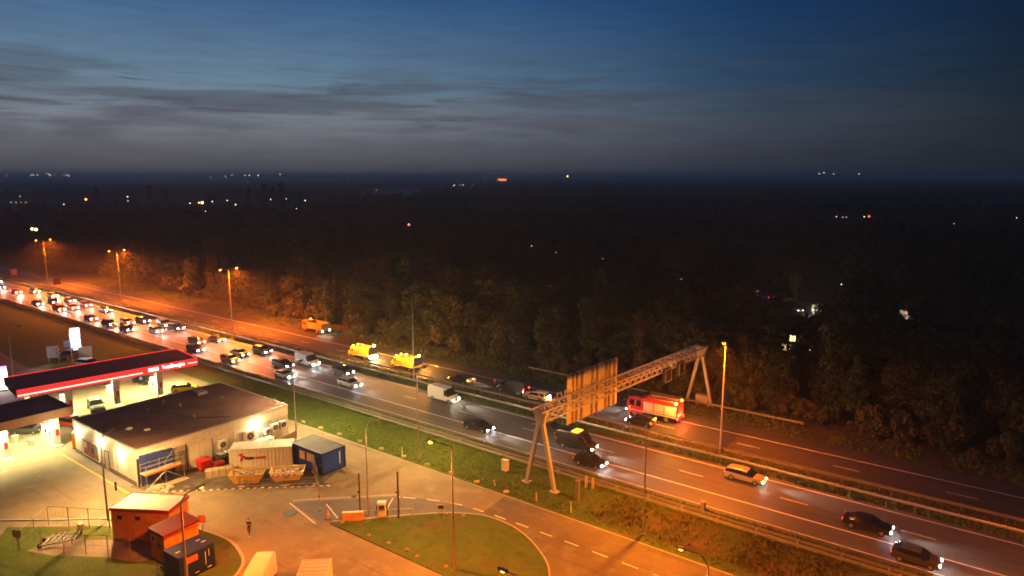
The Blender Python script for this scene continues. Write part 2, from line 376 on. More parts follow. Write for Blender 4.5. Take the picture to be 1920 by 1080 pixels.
# bright worn strip of concrete along the near road edge
# service area paving
paved = [(-230, 40), (-169, 46.7), (-150.5, 45.6), (-145.8, 48.3), (-138.6, 54.7), (-128, 61.5), (-114, 61.3), (-108, 60.2), (-100, 59.2), (-86, 58.5), (140, 58.5), (140, 0), (-40, 0), (-110, 0), (-230, 0)]
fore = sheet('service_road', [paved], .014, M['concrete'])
def kerb(pts, w=.16, h=.12, name='kerb', m=None, close=False, z=.0):
    b = MB(); P_ = [Vector((x, y, 0)) for x, y in pts]
    if close: P_.append(P_[0])
    for p, q in zip(P_, P_[1:]):
        d = (q-p); L = d.length
        if L < .01: continue
        d /= L; n = Vector((-d.y, d.x, 0))*w/2
        a = [p-n, q-n, q+n, p+n]
        b.add([(v.x, v.y, z) for v in a]+[(v.x, v.y, z+h) for v in a], [(4, 5, 6, 7), (0, 1, 5, 4), (1, 2, 6, 5), (2, 3, 7, 6), (3, 0, 4, 7)])
    return tag(b.build(name, m or M['kerb']), kind='structure')
def smooth_poly(pts, k=6, close=True):
    out = []; n = len(pts)
    for i in range(n if close else n-1):
        p0, p1, p2, p3 = (pts[(i-1) % n], pts[i], pts[(i+1) % n], pts[(i+2) % n]) if close else (pts[max(i-1, 0)], pts[i], pts[i+1], pts[min(i+2, n-1)])
        for j in range(k):
            t = j/k; f = lambda a: .5*((2*p1[a])+(-p0[a]+p2[a])*t+(2*p0[a]-5*p1[a]+4*p2[a]-p3[a])*t*t+(-p0[a]+3*p1[a]-3*p2[a]+p3[a])*t**3)
            out.append((f(0), f(1)))
    if not close: out.append(pts[-1])
    return out
arc = smooth_poly([(-50.6, 49.0), (-48.4, 51.2), (-46.3, 52.6), (-44.0, 53.5), (-40.6, 53.4), (-37.0, 52.0), (-33.4, 49.4), (-31.6, 46.2), (-31.2, 42.6)], 5, False)
island = [(-56.3, 42.3), (-51.8, 42.4), (-40.7, 42.5), (-31.2, 42.5)][:3]+arc[::-1]+[(-56.4, 42.9)]
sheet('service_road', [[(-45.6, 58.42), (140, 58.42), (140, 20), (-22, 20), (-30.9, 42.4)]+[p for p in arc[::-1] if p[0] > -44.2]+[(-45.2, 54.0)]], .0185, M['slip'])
b = MB(); b.prism(island, 0, .11); tag(b.build('grass_island', M['grass']), kind='structure')
kerb(arc); kerb([(-50.7, 48.9), (-56.3, 42.7)], w=.2, h=.16)
bay = [(-63.2, 42.7), (-62.2, 44.2), (-55.3, 50.8), (-53.6, 51.9), (-51.6, 52.6), (-48, 53.75), (-44.2, 53.95), (-46.3, 52.7), (-48.5, 51.3), (-50.8, 49.1), (-56.5, 42.9), (-57.5, 41.9)]
sheet('parking_bay', [bay], .02, M['bay'])
def stripe(pts, w=.12, z=.027, dash=None, m=None, name='painted_line'):
    b = MB()
    for i, (p, q) in enumerate(zip(pts, pts[1:])):
        if dash and i % 2: continue
        p, q = Vector((*p, 0)), Vector((*q, 0)); d = (q-p).normalized(); n = Vector((-d.y, d.x, 0))*w/2
        a = [p-n, q-n, q+n, p+n]; b.add([(v.x, v.y, z) for v in a], [(0, 1, 2, 3)])
    return b.build(name, m or M['paint'], fore)
stripe([(-63.7, 42.6), (-57.5, 41.4)], .14); stripe([(-60.2, 44.9), (-56.6, 43.6)], .12); stripe([(-55.4, 50.4), (-53.6, 47.6)], .12)
stripe([(-55.3, 51.2), (-54.8, 50.9)], .12); stripe([(-63.8, 43.1), (-62.5, 44.6), (-55.5, 51.4)], .3, m=M['kerb'], z=.032)
dl = smooth_poly([(-54.6, 51.2), (-51.6, 52.7), (-48.1, 53.8), (-44.5, 54.15), (-38, 54.3), (-20, 54.3), (20, 54.3), (60, 54.3)], 60, False)
acc = 0; seg = []; on = True; last = dl[0]; cur = [dl[0]]
db = MB()
for p in dl[1:]:
    acc += math.dist(p, last); last = p
    if on: cur.append(p)
    if acc > (1.45 if on else 1.35):
        if on and len(cur) > 1:
            for a_, q_ in zip(cur, cur[1:]):
                a2, q2 = Vector((*a_, 0)), Vector((*q_, 0)); d = (q2-a2)
                if d.length < 1e-4: continue
                d.normalize(); n = Vector((-d.y, d.x, 0))*.07; qq = [a2-n, q2-n, q2+n, a2+n]; db.add([(v.x, v.y, .027) for v in qq], [(0, 1, 2, 3)])
        on = not on; acc = 0; cur = [p]
db.build('painted_line', M['paint'], fore)
kerb([(-86, 58.55), (140, 58.55)], w=.14, h=.05)
# grass plot with the substations, bottom left
plot = [(-110, 5), (-85.5, 20.6), (-80.5, 24.4), (-75.9, 28.4), (-66.5, 33.2)]+smooth_poly([(-66.5, 33.2), (-62, 33.9), (-58.8, 33.4), (-56.4, 32.2), (-54.6, 29.5), (-54.2, 26)], 5, False)[1:]+[(-60, 8), (-80, 0)]
b = MB(); b.prism(plot, 0, .10); tag(b.build('grass_plot', M['grass']), kind='structure')
kerb([(-110, 5.2), (-85.5, 20.9), (-80.5, 24.7), (-75.9, 28.7), (-66.5, 33.4)]); kerb(smooth_poly([(-66.5, 33.3), (-62, 34.0), (-58.8, 33.5), (-56.3, 32.3), (-54.5, 29.5), (-54.1, 26)], 5, False), w=.3, h=.14)
sheet('footpath', [[(-110, 4), (-86, 20.1), (-81, 23.9), (-76.4, 27.9), (-70.4, 31), (-70.9, 30.2), (-75.8, 26.7), (-80.6, 22.7), (-85.6, 19.0), (-110, 2.4)]], .105, M['path'])
sheet('footpath', [[(-84, 21.5), (-83.2, 22.2), (-79.3, 19.6), (-74.6, 17.2), (-75.2, 16.4), (-80, 18.9)]], .108, M['path'])
sheet('footpath', [[(-75.2, 21.0), (-75.6, 23.5), (-71, 26.8), (-67.3, 29.2), (-64.2, 27.8), (-64.5, 26.6), (-68, 25.1), (-72.3, 22.2)]], .112, M['path'])
# construction yard beside the shop
yard = [(-82, 33.6), (-79, 34.4), (-75.8, 36.9), (-70.9, 41.7), (-65.1, 47.2), (-63.9, 48.4), (-63.6, 50.2), (-64.6, 51.4), (-66.5, 52.0), (-72.8, 54.0), (-81, 55)]
b = MB(); b.prism(yard, 0, .07); tag(b.build('yard_ground', M['yard']), kind='structure')
kb = MB()
for i in range(46):
    t = i/45; x = -77.6+13.9*t; y = 35.3+12.6*t
    if i % 2: kb.box(x-.18, x+.18, y-.16, y+.16, 0, .1+random.uniform(0, .04))
tag(kb.build('kerb', M['conc_block']), kind='structure')
sheet('footpath', [[(-64.8, 48.1), (-63.8, 48.5), (-63.5, 50.3), (-64.4, 51.3), (-66.0, 51.0)]], .078, M['path'])
sheet('footpath', [[(-100.5, 33.0), (-79, 33.0), (-79, 34.2), (-100.5, 34.2)]], .05, M['path'])
stripe([(-101.5, 32.75), (-79.3, 32.75), (-77.6, 35.0)], .22, .055, m=M['yellow_paint'])
sheet('side_road', [[(-420, 262), (-180, 250), (-108, 231), (-62, 205), (-36, 180), (-8, 160), (60, 120), (64, 127), (-2, 167), (-30, 188), (-56, 212), (-104, 239), (-178, 258), (-420, 272)]], .0, M['asphalt2'])

# ------------------------------------------------------------------ tufts of grass and weeds, each band one mass
def inside(poly, xs, ys):
    r = np.zeros(len(xs), bool)
    for (x0, y0), (x1, y1) in zip(poly, poly[1:]+poly[:1]):
        if y0 == y1: continue
        r ^= ((y0 > ys) != (y1 > ys)) & (xs < (x1-x0)*(ys-y0)/(y1-y0)+x0)
    return r
def tufts(name, n, xr, yr, h, m, blades=5, w=.05, clump=None, poly=None):
    xs = RNG.uniform(*xr, n); ys = RNG.uniform(*yr, n)
    if poly is not None: k = inside(poly, xs, ys); xs, ys = xs[k], ys[k]; n = len(xs)
    if clump is not None:
        keep = (np.sin(xs*.9)+np.sin(xs*.37+1)+RNG.normal(0, .8, n)) > clump; xs, ys = xs[keep], ys[keep]; n = len(xs)
    k = n*blades; z0 = .1 if poly is not None else 0; cx = np.repeat(xs, blades)+RNG.normal(0, .12, k); cy_ = np.repeat(ys, blades)+RNG.normal(0, .12, k)
    hh = RNG.uniform(.5, 1.2, k)*h; a = RNG.uniform(0, 2*np.pi, k); ln = RNG.uniform(.1, .7, k)*hh
    dx, dy = np.cos(a), np.sin(a); ww = w*RNG.uniform(.6, 1.5, k)
    v = np.zeros((k, 3, 3)); 
    v[:, 0] = np.c_[cx-dy*ww, cy_+dx*ww, np.full(k, z0)]; v[:, 1] = np.c_[cx+dy*ww, cy_-dx*ww, np.full(k, z0)]; v[:, 2] = np.c_[cx+dx*ln, cy_+dy*ln, hh+z0]
    me = bpy.data.meshes.new(name); me.vertices.add(k*3); me.vertices.foreach_set('co', v.ravel()); me.loops.add(k*3); me.loops.foreach_set('vertex_index', np.arange(k*3)); me.polygons.add(k); me.polygons.foreach_set('loop_start', np.arange(k)*3); me.update(calc_edges=True); me.materials.append(m)
    return tag(link(name, me), kind='stuff')
tufts('grass', 9000, (-240, 25), (67.4, 68.9), .42, M['weed'], 6, .09)
tufts('grass', 9000, (-290, 30), (81.95, 83.2), .5, M['weed'], 6, .10, clump=-.6)
tufts('grass', 5000, (-290, 30), (83.3, 86.2), .3, M['tuft'], 5, .07)
tufts('grass', 12000, (-110, 10), (59.0, 67.0), .09, M['tuft'], 4, .06)
tufts('grass', 7000, (-260, 25), (97.4, 104.5), .4, M['tuft'], 5, .09, clump=-.4)
tufts('grass', 2200, (-38, 8), (60.5, 66.6), .4, M['tuft'], 6, .08, clump=.6)

# ================================================================== FENCES, RAILS
def guardrail(name, label, y, x0, x1, side, post_range, m, double=False, group=None, step=4.0, h=.75):
    t = thing(name, label, 'guardrail', (0, y, 0), 0, group)
    prof = [(.02, 0), (.06, .05), (.02, .10), (.02, .16), (.06, .21), (.02, .31), (-.01, .31), (-.01, 0)]
    def beam(off, sgn):
        b = MB(); vs = [(x, off+sgn*dy, h-.31+dz) for x in (x0, x1) for dy, dz in prof]; n = len(prof)
        b.add(vs, [(i, (i+1) % n, n+(i+1) % n, n+i) if sgn < 0 else (i, n+i, n+(i+1) % n, (i+1) % n) for i in range(n)]); b.build('beam', m, t)
    if double: beam(-.42, -1); beam(.42, 1)
    else: beam(side*.05, side)
    pb = MB().box(-.06, .06, -.05, .05, 0, h-.04).mesh('post', M['galv_dull']); sb = MB().box(-.05, .05, -.41, .41, h-.12, h-.05).mesh('spacer', m)
    cap = MB().box(-.09, .09, -.10, .10, h-.02, h+.06).mesh('cap', M['galv_dull'])
    x = post_range[0]
    while x < post_range[1]:
        link('post', pb, t, (x, 0 if double else -side*.08, 0))
        if double: link('spacer', sb, t, (x, 0, 0))
        else: link('cap', cap, t, (x, -side*.03, 0))
        x += step
    return t
guardrail('guardrail', 'ladder-like double guardrail between the grass verge and the motorway', 67.0, -420, 120, 1, (-240, 26), M['galv_dull'], True)
guardrail('guardrail', 'pale guardrail on the median facing the jammed carriageway', 83.1, -520, 200, -1, (-280, 32), M['galv'])
guardrail('guardrail', 'dull guardrail on the median beside the closed carriageway', 85.9, -520, 200, 1, (-300, 40), M['galv_dull'])
guardrail('guardrail', 'short guardrail with a rounded end shielding the far gantry legs', 102.1, -74, -24.8, -1, (-73, -25), M['galv_dull'])
b = MB().cyl((-24.8, 102.05, .42), (-24.8, 102.05, .78), .3, n=12); e = b.build('end_piece', M['galv_dull'], bpy.data.objects['guardrail.003'], loc=(0, -102.1, 0))

# ------------------------------------------------------------------ street lamps
def street_lamp(label, x, y, h, arms, lit, name='street_lamp', col=SODIUM, power=16000, r=.11, head_m=None, arm_len=1.6, group=None, low=False, tilt=.25, ang=178, blend=.7):
    """arms: list of headings (radians) for arms leaving the pole top"""
    t = thing(name, label, 'street lamp', (x, y, 0), 0, group)
    MB().cyl((0, 0, 0), (0, 0, h*.35), r*1.25, r*1.1, 10).cyl((0, 0, h*.35), (0, 0, h), r*.95, r*.55, 10).build('pole', M['pole'], t, smooth=40)
    MB().cyl((0, 0, 0), (0, 0, .12), r*2.2, r*2.0, 10).build('base', M['galv_dull'], t)
    for a in arms:
        c, s = math.cos(a), math.sin(a)
        if low:
            pts = [(c*arm_len*u, s*arm_len*u, h-.15+.9*math.sin(min(u*2.2, 1)*math.pi/2)-.15*u) for u in (0, .12, .3, .5, .75, 1)]
        else: pts = [(c*arm_len*u, s*arm_len*u, h-.05+tilt*u) for u in (0, .5, 1)]
        MB().path(pts, [r*.5]*len(pts), 6).build('arm', M['pole'], t, smooth=50)
        ex, ey, ez = pts[-1]
        hb = MB(); hw = .17
        prof = [(0, .6, .0), (.2, 1, .02), (.55, 1, .0), (.85, .5, -.02)]
        vs = []
        for d, w, dz in prof:
            for q, zz in ((-1, 0), (-.7, .13), (.7, .13), (1, 0)): vs.append((ex+c*d-s*hw*w*q, ey+s*d+c*hw*w*q, ez+dz+zz))
        fs = [(i*4+j, i*4+j+1, i*4+j+5, i*4+j+4) for i in range(3) for j in range(3)]+[(0, 1, 2, 3), (15, 14, 13, 12)]
        hd = hb.add(vs, fs).build('lamp_head', M['dark'] if not lit else M['pole'], t)
        m = head_m or (emis('sodium_bowl', (1, .24, .012), 34) if lit else M['glass'])
        MB().ball((ex+c*.4, ey+s*.4, ez-.03), (.22 if h > 10 else .17), 8, sz=.75).build('bowl', m, hd)
        if lit: lamp('SPOT', (ex+c*.4, ey+s*.4, ez-.25), power*5.6*((.22 if s < 0 else 1.7) if h > 14 and x < -100 else 1), (1, .17, .005) if h > 14 and s > 0 else col, t, (ex+c*.4, ey+s*.4, 0), ang, blend, .2)
    return t
UP, DN = R(90), R(-90)
GM = 'motorway lamps on the median'
street_lamp('tall median lamp farthest up the motorway, above the red sign board', -254.0, 85.2, 15.6, [UP, DN], True, group=GM)
street_lamp('two-armed median lamp lit bright orange beside the densest jam', -201.6, 85.0, 15.6, [UP, DN], True, group=GM)
street_lamp('two-armed lit median lamp across from the yellow tipper truck', -145.8, 85.0, 15.0, [UP, DN], True, group=GM)
street_lamp('unlit tall median lamp beside the flashing yellow service truck', -86.7, 84.7, 15.2, [UP, DN], False, group=GM, arm_len=1.0)
street_lamp('lit median lamp to the right of the fire engine and gantry', -30.6, 85.0, 15.1, [DN+.2], True, group=GM, arm_len=1.0, power=7500, ang=158, blend=.9)
GV = 'slim lamps along the grass verge'
street_lamp('slim verge lamp rising at the rear corner of the shop', -80.2, 55.3, 10.4, [UP], True, group=GV, r=.07, arm_len=.9, col=(1, .66, .28), power=3300, head_m=M['glass'])
street_lamp('slim verge lamp between the yellow blocks and the guardrail, left of the gantry', -61.0, 60.1, 11.7, [UP], True, group=GV, r=.09, arm_len=1.0, col=(1, .56, .18), power=3000, head_m=M['glass'], ang=179, blend=.3)
street_lamp('slim verge lamp right of the gantry, its base in brown undergrowth', -29.2, 60.3, 11.7, [UP], True, group=GV, r=.09, arm_len=1.2, power=5000, ang=179.6, blend=.05, col=(1, .235, .005))
street_lamp('slim verge lamp beyond the lower right corner of the photo', 3.0, 60.3, 11.7, [UP], True, group=GV, r=.09, arm_len=1.2, power=4600, ang=170)
GS = 'service area lamps'
street_lamp('slim lamp with glowing orange head on the grass island', -40.1, 43.7, 12.1, [R(200)], True, group=GS, r=.10, arm_len=1.7, power=3200, col=(1, .25, .01))
street_lamp('lamp with short bent arm standing behind the parking bay barrier', -54.6, 46.1, 9.6, [R(60)], True, group=GS, r=.09, arm_len=.7, low=True, col=(1, .46, .12), power=650, ang=176, head_m=M['glass'])
street_lamp('dark-headed lamp with bent arm beside the orange brick substation', -75.4, 28.5, 8.7, [R(125)], True, group=GS, r=.09, arm_len=1.5, low=True, head_m=M['glass'], col=(1, .50, .15), power=4300, ang=174)
street_lamp('lit lamp with curved arm standing in front of the navy generator', -55.8, 26.8, 8.6, [R(100)], True, group=GS, r=.135, arm_len=1.7, ang=170, low=True, power=1900, col=(1, .20, .005))
street_lamp('lit curved-arm lamp at the bottom right beside the slip road', -16.6, 44.9, 8.5, [R(180)], True, group=GS, r=.09, arm_len=1.7, ang=170, low=True, power=3900)
street_lamp('lamp cut off by the bottom edge, only its dark head showing', -25.0, 34.5, 8.7, [R(180)], True, group=GS, r=.09, arm_len=1.7, ang=170, low=True, power=3900)
street_lamp('service area lamp standing below the bottom edge of the photo', -38.0, 18.0, 8.7, [R(120)], True, group=GS, r=.09, arm_len=1.7, ang=172, low=True, power=4200)
street_lamp('thin unlit lamp at the far left entrance road', -146.0, 41.9, 8.4, [R(100)], False, group=GS, r=.07, arm_len=1.5, low=True)

# ------------------------------------------------------------------ gantry over both carriageways
gx0, gy0, gx1, gy1 = -43.8, 62.9, -41.0, 103.2
gt = thing('sign_gantry', 'lattice steel gantry on two A-shaped legs spanning both carriageways', 'gantry', (gx0, gy0, 0))
Ax = Vector((gx1-gx0, gy1-gy0, 0)); GL = Ax.length; Ax.normalize(); Bx = Vector((Ax.y, -Ax.x, 0))
def gp(u, v, z): return Ax*u+Bx*v+Vector((0, 0, z))
gm = mat('gantry_steel', (.54, .52, .47), .5, .2, var=.12)
def leg(u):
    for sx in (-1, 1):
        b = MB(); p = Vector(gp(u, sx*2.1, 0)); q = Vector(gp(u, sx*.28, 7.9)); d = (q-p).normalized(); a = Ax*.16; c = d.cross(Ax).normalized()*.2
        b.add([p-a-c, p+a-c, p+a+c, p-a+c, q-a*1.3-c*1.2, q+a*1.3-c*1.2, q+a*1.3+c*1.2, q-a*1.3+c*1.2], [(0, 3, 2, 1), (4, 5, 6, 7), (0, 1, 5, 4), (1, 2, 6, 5), (2, 3, 7, 6), (3, 0, 4, 7)]); lg = b.build('leg', gm, gt)
        MB().box(p.x-.5, p.x+.5, p.y-.4, p.y+.4, 0, .14).build('base_plate', M['conc_block'], lg)
    b = MB(); 
    q = [gp(u-.25, -.5, 7.7), gp(u-.25, .5, 7.7), gp(u-.25, 1.0, 9.4), gp(u-.25, -1.0, 9.4)]; q2 = [v+Ax*.5 for v in q]
    b.add(q+q2, [(0, 1, 2, 3), (7, 6, 5, 4), (0, 4, 5, 1), (1, 5, 6, 2), (2, 6, 7, 3), (3, 7, 4, 0)]); b.build('head_plate', gm, gt)
leg(0); leg(GL)
ZT, ZB, HW = 9.45, 8.15, .85
for v in (-HW, HW):
    bar(gp(-.9, v, ZT), gp(GL+.6, v, ZT), .08, 'chord', gm, gt, True); bar(gp(.3, v*.75, ZB), gp(GL-.3, v*.75, ZB), .08, 'chord', gm, gt, True)
npan = 28
for i in range(npan):
    u0, u1 = GL*i/npan, GL*(i+1)/npan; um = (u0+u1)/2
    for v in (-HW, HW):
        bar(gp(u0, v, ZT), gp(um, v*.75, ZB), .05, 'brace', gm, gt); bar(gp(um, v*.75, ZB), gp(u1, v, ZT), .05, 'brace', gm, gt)
    bar(gp(u0, -HW, ZT), gp(u0, HW, ZT), .05, 'brace', gm, gt)
    if i % 2: bar(gp(u0, -HW, ZT), gp(u1, HW, ZT), .045, 'brace', gm, gt)
    else: bar(gp(u0, HW, ZT), gp(u1, -HW, ZT), .045, 'brace', gm, gt)
    bar(gp(um, -HW*.75, ZB), gp(um, HW*.75, ZB), .045, 'brace', gm, gt)
# inspection hoops along the top beside the board
for i in range(8):
    u = 4.2+1.5*i
    bar(gp(u, -HW, ZT), gp(u, -HW, ZT+.75), .035, 'rail_post', gm, gt); bar(gp(u+.8, -HW, ZT), gp(u+.8, -HW, ZT+.75), .035, 'rail_post', gm, gt); bar(gp(u, -HW, ZT+.75), gp(u+.8, -HW, ZT+.75), .035, 'hand_rail', gm, gt)
# back of the direction board
sb_ = thing('direction_sign', 'big direction board seen from its ribbed back, mounted on the gantry', 'road sign', (-44.75, 69.9, 5.3), -math.atan2(gx1-gx0, gy1-gy0))
SW, SH = 11.3, 6.5
edges = [0, 1.35, 2.75, 5.3, 6.9, 9.15, SW]
for i in range(6):
    MB().box(-.03, .03, edges[i]+.012, edges[i+1]-.012, 0, SH).build('panel', M['amber_panel'], sb_)
for y_, w_ in ((.95, .16), (1.75, .26), (2.85, .28), (5.15, .22), (6.25, .28), (8.35, .24), (9.2, .20), (10.3, .16)):
    MB().box(.03, .30, y_, y_+.09, .02, SH-.02).box(.27, .31, y_-w_/2+.05, y_+w_/2+.05, .02, SH-.02).build('support_rib', mat('sign_rib', (.30, .27, .23), .6), sb_)
for nm, y0 in (('left of the two', 88.6), ('right of the two', 93.3)):
    s_ = thing('matrix_sign', 'small dark lane signal with white frame, '+nm+' under the gantry', 'lane sign', (-40.5, y0, 7.0), 0, 'lane signals on the gantry')
    MB().box(-.25, .2, 0, 2.0, 0, 1.9).build('housing', M['black'], s_)
    f = MB(); w = .12
    f.box(.2, .27, -.02, w, 0, 1.9).box(.2, .27, 2-w, 2.02, 0, 1.9).box(.2, .27, w, 2-w, 0, w).box(.2, .27, w, 2-w, 1.9-w, 1.9); f.build('frame', M['galv_dull'], s_)
    MB().box(.202, .225, .35, 1.65, .35, 1.55).build('display', mat('dark_display', (.04, .02, .015), .4), s_)
    bar((0, .4, 1.9), (-.7, .4, 2.5), .05, 'bracket', M['galv_dull'], s_); bar((0, 1.6, 1.9), (-.7, 1.6, 2.5), .05, 'bracket', M['galv_dull'], s_)
def cabinet(label, x, y, w, d, h, m, rz=0, name='control_cabinet', plinth=True):
    t = thing(name, label, 'cabinet', (x, y, 0), rz)
    MB().box(-w/2, w/2, -d/2, d/2, .1, h).build('housing', m, t, bevel=.03); MB().box(-w/2-.04, w/2+.04, -d/2-.04, d/2+.04, h, h+.07).build('lid', m, t)
    MB().box(w/2+.0, w/2+.02, -d/2+.06, d/2-.06, .2, h-.1).build('door', m, t); MB().box(-w/2-.03, w/2+.03, -d/2-.03, d/2+.03, 0, .1).build('plinth', M['plinth'], t)
cabinet('pale upright control cabinet in the grass left of the gantry legs', -49.8, 63.9, .8, .55, 1.4, M['ivory'])
cabinet('wide control cabinet between the far gantry legs', -40.6, 103.6, 2.0, .9, 1.35, M['conc_block'])
cabinet('narrow dark cabinet on a post right of the near gantry leg', -38.5, 62.6, .4, .4, 2.3, M['galv_dull'])
cabinet('small grey post cabinet in the grass strip before the motorway edge', -26.0, 67.9, .45, .45, 1.5, M['galv_dull'])
for i, xx in enumerate((-39.5, -38.6)):
    t = thing('bollard_hoop', ('left' if i == 0 else 'right')+' of two yellow hoops beside the ladder guardrail', 'hoop', (xx, 66.1, 0), 0, 'yellow hoops at the guardrail')
    MB().path([(0, -.18, 0), (0, -.18, 1.2), (0, -.1, 1.35), (0, .1, 1.35), (0, .18, 1.2), (0, .18, 0)], [.06]*6, 8).build('hoop', M['yellow_paint'], t, smooth=60)
# verge marker blocks and reflector posts
blk = None
bx_ = [-84.1, -80.0, -75.84, -71.5, -67.2, -62.9, -58.7, -54.6, -50.5, -46.1]
for i, x in enumerate(bx_):
    lb = 'low yellow block on the verge kerb, %s from the shop corner' % ORD[i]
    if blk is None:
        blk = thing('marker_block', lb, 'marker block', (x, 59.3, 0), 0, 'yellow blocks along the slip road kerb')
        MB().box(-.34, .34, -.13, .13, 0, .26, top=(.05, .04)).build('block', mat('block_yellow', (.58, .50, .26), .7), blk, bevel=.03); MB().box(-.14, .14, .125, .14, .04, .18).build('reflector', M['white'], blk)
        proto_blk = blk
    else: dup(proto_blk, (x, 59.3, 0), random.uniform(.5, 1.1), lb, 'yellow blocks along the slip road kerb')
pst = None
for i, (x, y, tl) in enumerate([(-63.4, 59.5, 0), (-54.9, 59.7, 0), (-48.2, 59.9, .5), (-42.1, 59.7, .2), (-37.6, 59.8, 0)]):
    lb = ['slim white post standing by the yellow blocks behind the slim verge lamp', 'slim white post by the yellow blocks near the pale cabinet', 'white post knocked far over on the verge', 'white post leaning slightly between the near gantry legs', 'slim white post farthest right on the verge, past the gantry'][i]
    if pst is None:
        pst = thing('marker_post', lb, 'marker post', (x, y, 0), 0, 'white posts along the verge'); MB().box(-.06, .06, -.05, .05, 0, 1.15, top=(.01, .01)).build('post', M['white'], pst); MB().box(.0601, .07, -.035, .035, .8, .95).build('reflector', M['red'], pst)
    else:
        o = dup(pst, (x, y, 0), 0, lb, 'white posts along the verge'); o.rotation_euler = (tl, tl*.6, 0)
# red and white temporary boards at the start of the closed carriageway
for i, (x, y, w) in enumerate([(-249.2, 86.2, 2.1), (-287, 86.2, 1.9)]):
    t = thing('closure_board', ['red square road works board on the median, nearer of two', 'red road works board at the far left of the median'][i], 'road works sign', (x, y, 0), 0)
    MB().box(-.06, .06, -w/2, w/2, 1.6, 1.6+w).build('board', mat('red_board', (.17, .03, .022), .5), t); 
    for s_ in (-1, 1): bar((0, s_*w*.3, 0), (0, s_*w*.3, 1.7), .05, 'post', M['galv_dull'], t)
# ================================================================== VEHICLES
PROF = {
 'hatch': dict(L=4.1, W=1.76, wb=(-1.25, 1.28), wr=.31, st=[(-2.03, .38, .72, .76, .74), (-1.98, .24, .92, .97, .84), (-1.72, .2, .97, 1.24, .88), (-1.25, .2, .96, 1.44, .88), (-.3, .2, .93, 1.49, .88), (.42, .2, .92, 1.43, .88), (1.12, .2, .92, .95, .87), (1.62, .22, .82, .85, .85), (1.96, .26, .66, .70, .78), (2.06, .36, .54, .58, .70)]),
 'sedan': dict(L=4.6, W=1.82, wb=(-1.4, 1.42), wr=.32, st=[(-2.3, .4, .74, .78, .74), (-2.24, .24, .93, .98, .84), (-1.75, .2, .95, 1.00, .9), (-1.1, .2, .94, 1.36, .9), (-.35, .2, .93, 1.44, .9), (.4, .2, .91, 1.40, .9), (1.15, .2, .90, .93, .9), (1.85, .22, .80, .83, .87), (2.2, .26, .64, .68, .80), (2.3, .36, .52, .56, .72)]),
 'estate': dict(L=4.65, W=1.82, wb=(-1.4, 1.42), wr=.33, st=[(-2.3, .4, .74, .78, .76), (-2.25, .24, .96, 1.04, .86), (-2.02, .2, .98, 1.36, .9), (-1.5, .2, .96, 1.48, .9), (-.35, .2, .94, 1.50, .9), (.4, .2, .92, 1.43, .9), (1.15, .2, .91, .94, .9), (1.85, .22, .82, .85, .87), (2.22, .26, .66, .70, .80), (2.32, .36, .54, .58, .72)]),
 'suv': dict(L=4.7, W=1.92, wb=(-1.4, 1.45), wr=.38, st=[(-2.32, .5, .85, .9, .80), (-2.27, .34, 1.1, 1.18, .9), (-2.05, .3, 1.12, 1.55, .95), (-1.5, .3, 1.1, 1.70, .95), (-.35, .3, 1.07, 1.73, .95), (.45, .3, 1.05, 1.65, .95), (1.2, .3, 1.05, 1.09, .95), (1.9, .32, .98, 1.02, .92), (2.26, .36, .82, .86, .84), (2.35, .46, .66, .7, .76)]),
 'van': dict(L=5.5, W=2.0, wb=(-1.65, 1.85), wr=.35, st=[(-2.74, .45, 1.2, 2.12, .93), (-2.70, .3, 1.25, 2.30, .98), (-2.0, .28, 1.25, 2.38, 1.0), (0, .28, 1.25, 2.38, 1.0), (.85, .28, 1.22, 2.34, 1.0), (1.25, .28, 1.2, 2.22, 1.0), (2.0, .28, 1.16, 1.24, .98), (2.45, .3, 1.0, 1.05, .95), (2.68, .36, .75, .8, .88), (2.74, .45, .6, .65, .8)]),
 'smallvan': dict(L=4.4, W=1.85, wb=(-1.35, 1.4), wr=.32, st=[(-2.18, .4, 1.0, 1.74, .86), (-2.14, .25, 1.02, 1.82, .9), (-1.5, .22, 1.02, 1.86, .92), (0, .22, 1.02, 1.86, .92), (.45, .22, 1.0, 1.8, .92), (.8, .22, 1.0, 1.68, .92), (1.35, .22, .98, 1.04, .9), (1.8, .24, .86, .9, .87), (2.12, .28, .68, .72, .8), (2.2, .36, .56, .6, .72)]),
}
EM_HEAD = emis('headlamp', (.93, .96, 1), 230); EM_HEAD_W = emis('headlamp_warm', (1, .86, .62), 180)
EM_TAIL = emis('tail_lamp', (1, .006, .004), 7); EM_BRAKE = emis('brake_lamp', (1, .008, .005), 26); EM_AMBER = emis('amber_flash', (1, .28, .008), 60)
OFF_HEAD = mat('unlit_lamp', (.5, .5, .5), .2); OFF_TAIL = mat('unlit_tail', (.3, .02, .02), .3)
def paint(name, c, rough=.32): return mat('paint_'+name, c, rough, 0, .06, 1.5, spec=.55)
PNT = {'black': (.012, .012, .014), 'dark grey': (.05, .052, .055), 'dark blue': (.012, .02, .06), 'silver': (.42, .43, .44), 'white': (.72, .72, .70), 'red': (.33, .02, .015), 'orange': (.60, .17, .02), 'grey': (.17, .175, .18), 'yellow': (.75, .62, .04), 'beige': (.36, .27, .16), 'green grey': (.14, .17, .15)}
PNT = {k: paint(k.replace(' ', '_'), v) for k, v in PNT.items()}
WHEEL = {}
def wheel_mesh(r):
    if r not in WHEEL:
        WHEEL[r] = (MB().cyl((0, -.11, 0), (0, .11, 0), r, n=14).mesh('wheel', M['tyre'], 40), MB().cyl((0, -.118, 0), (0, .118, 0), r*.62, n=10).mesh('rim', M['rim'], 40))
    return WHEEL[r]
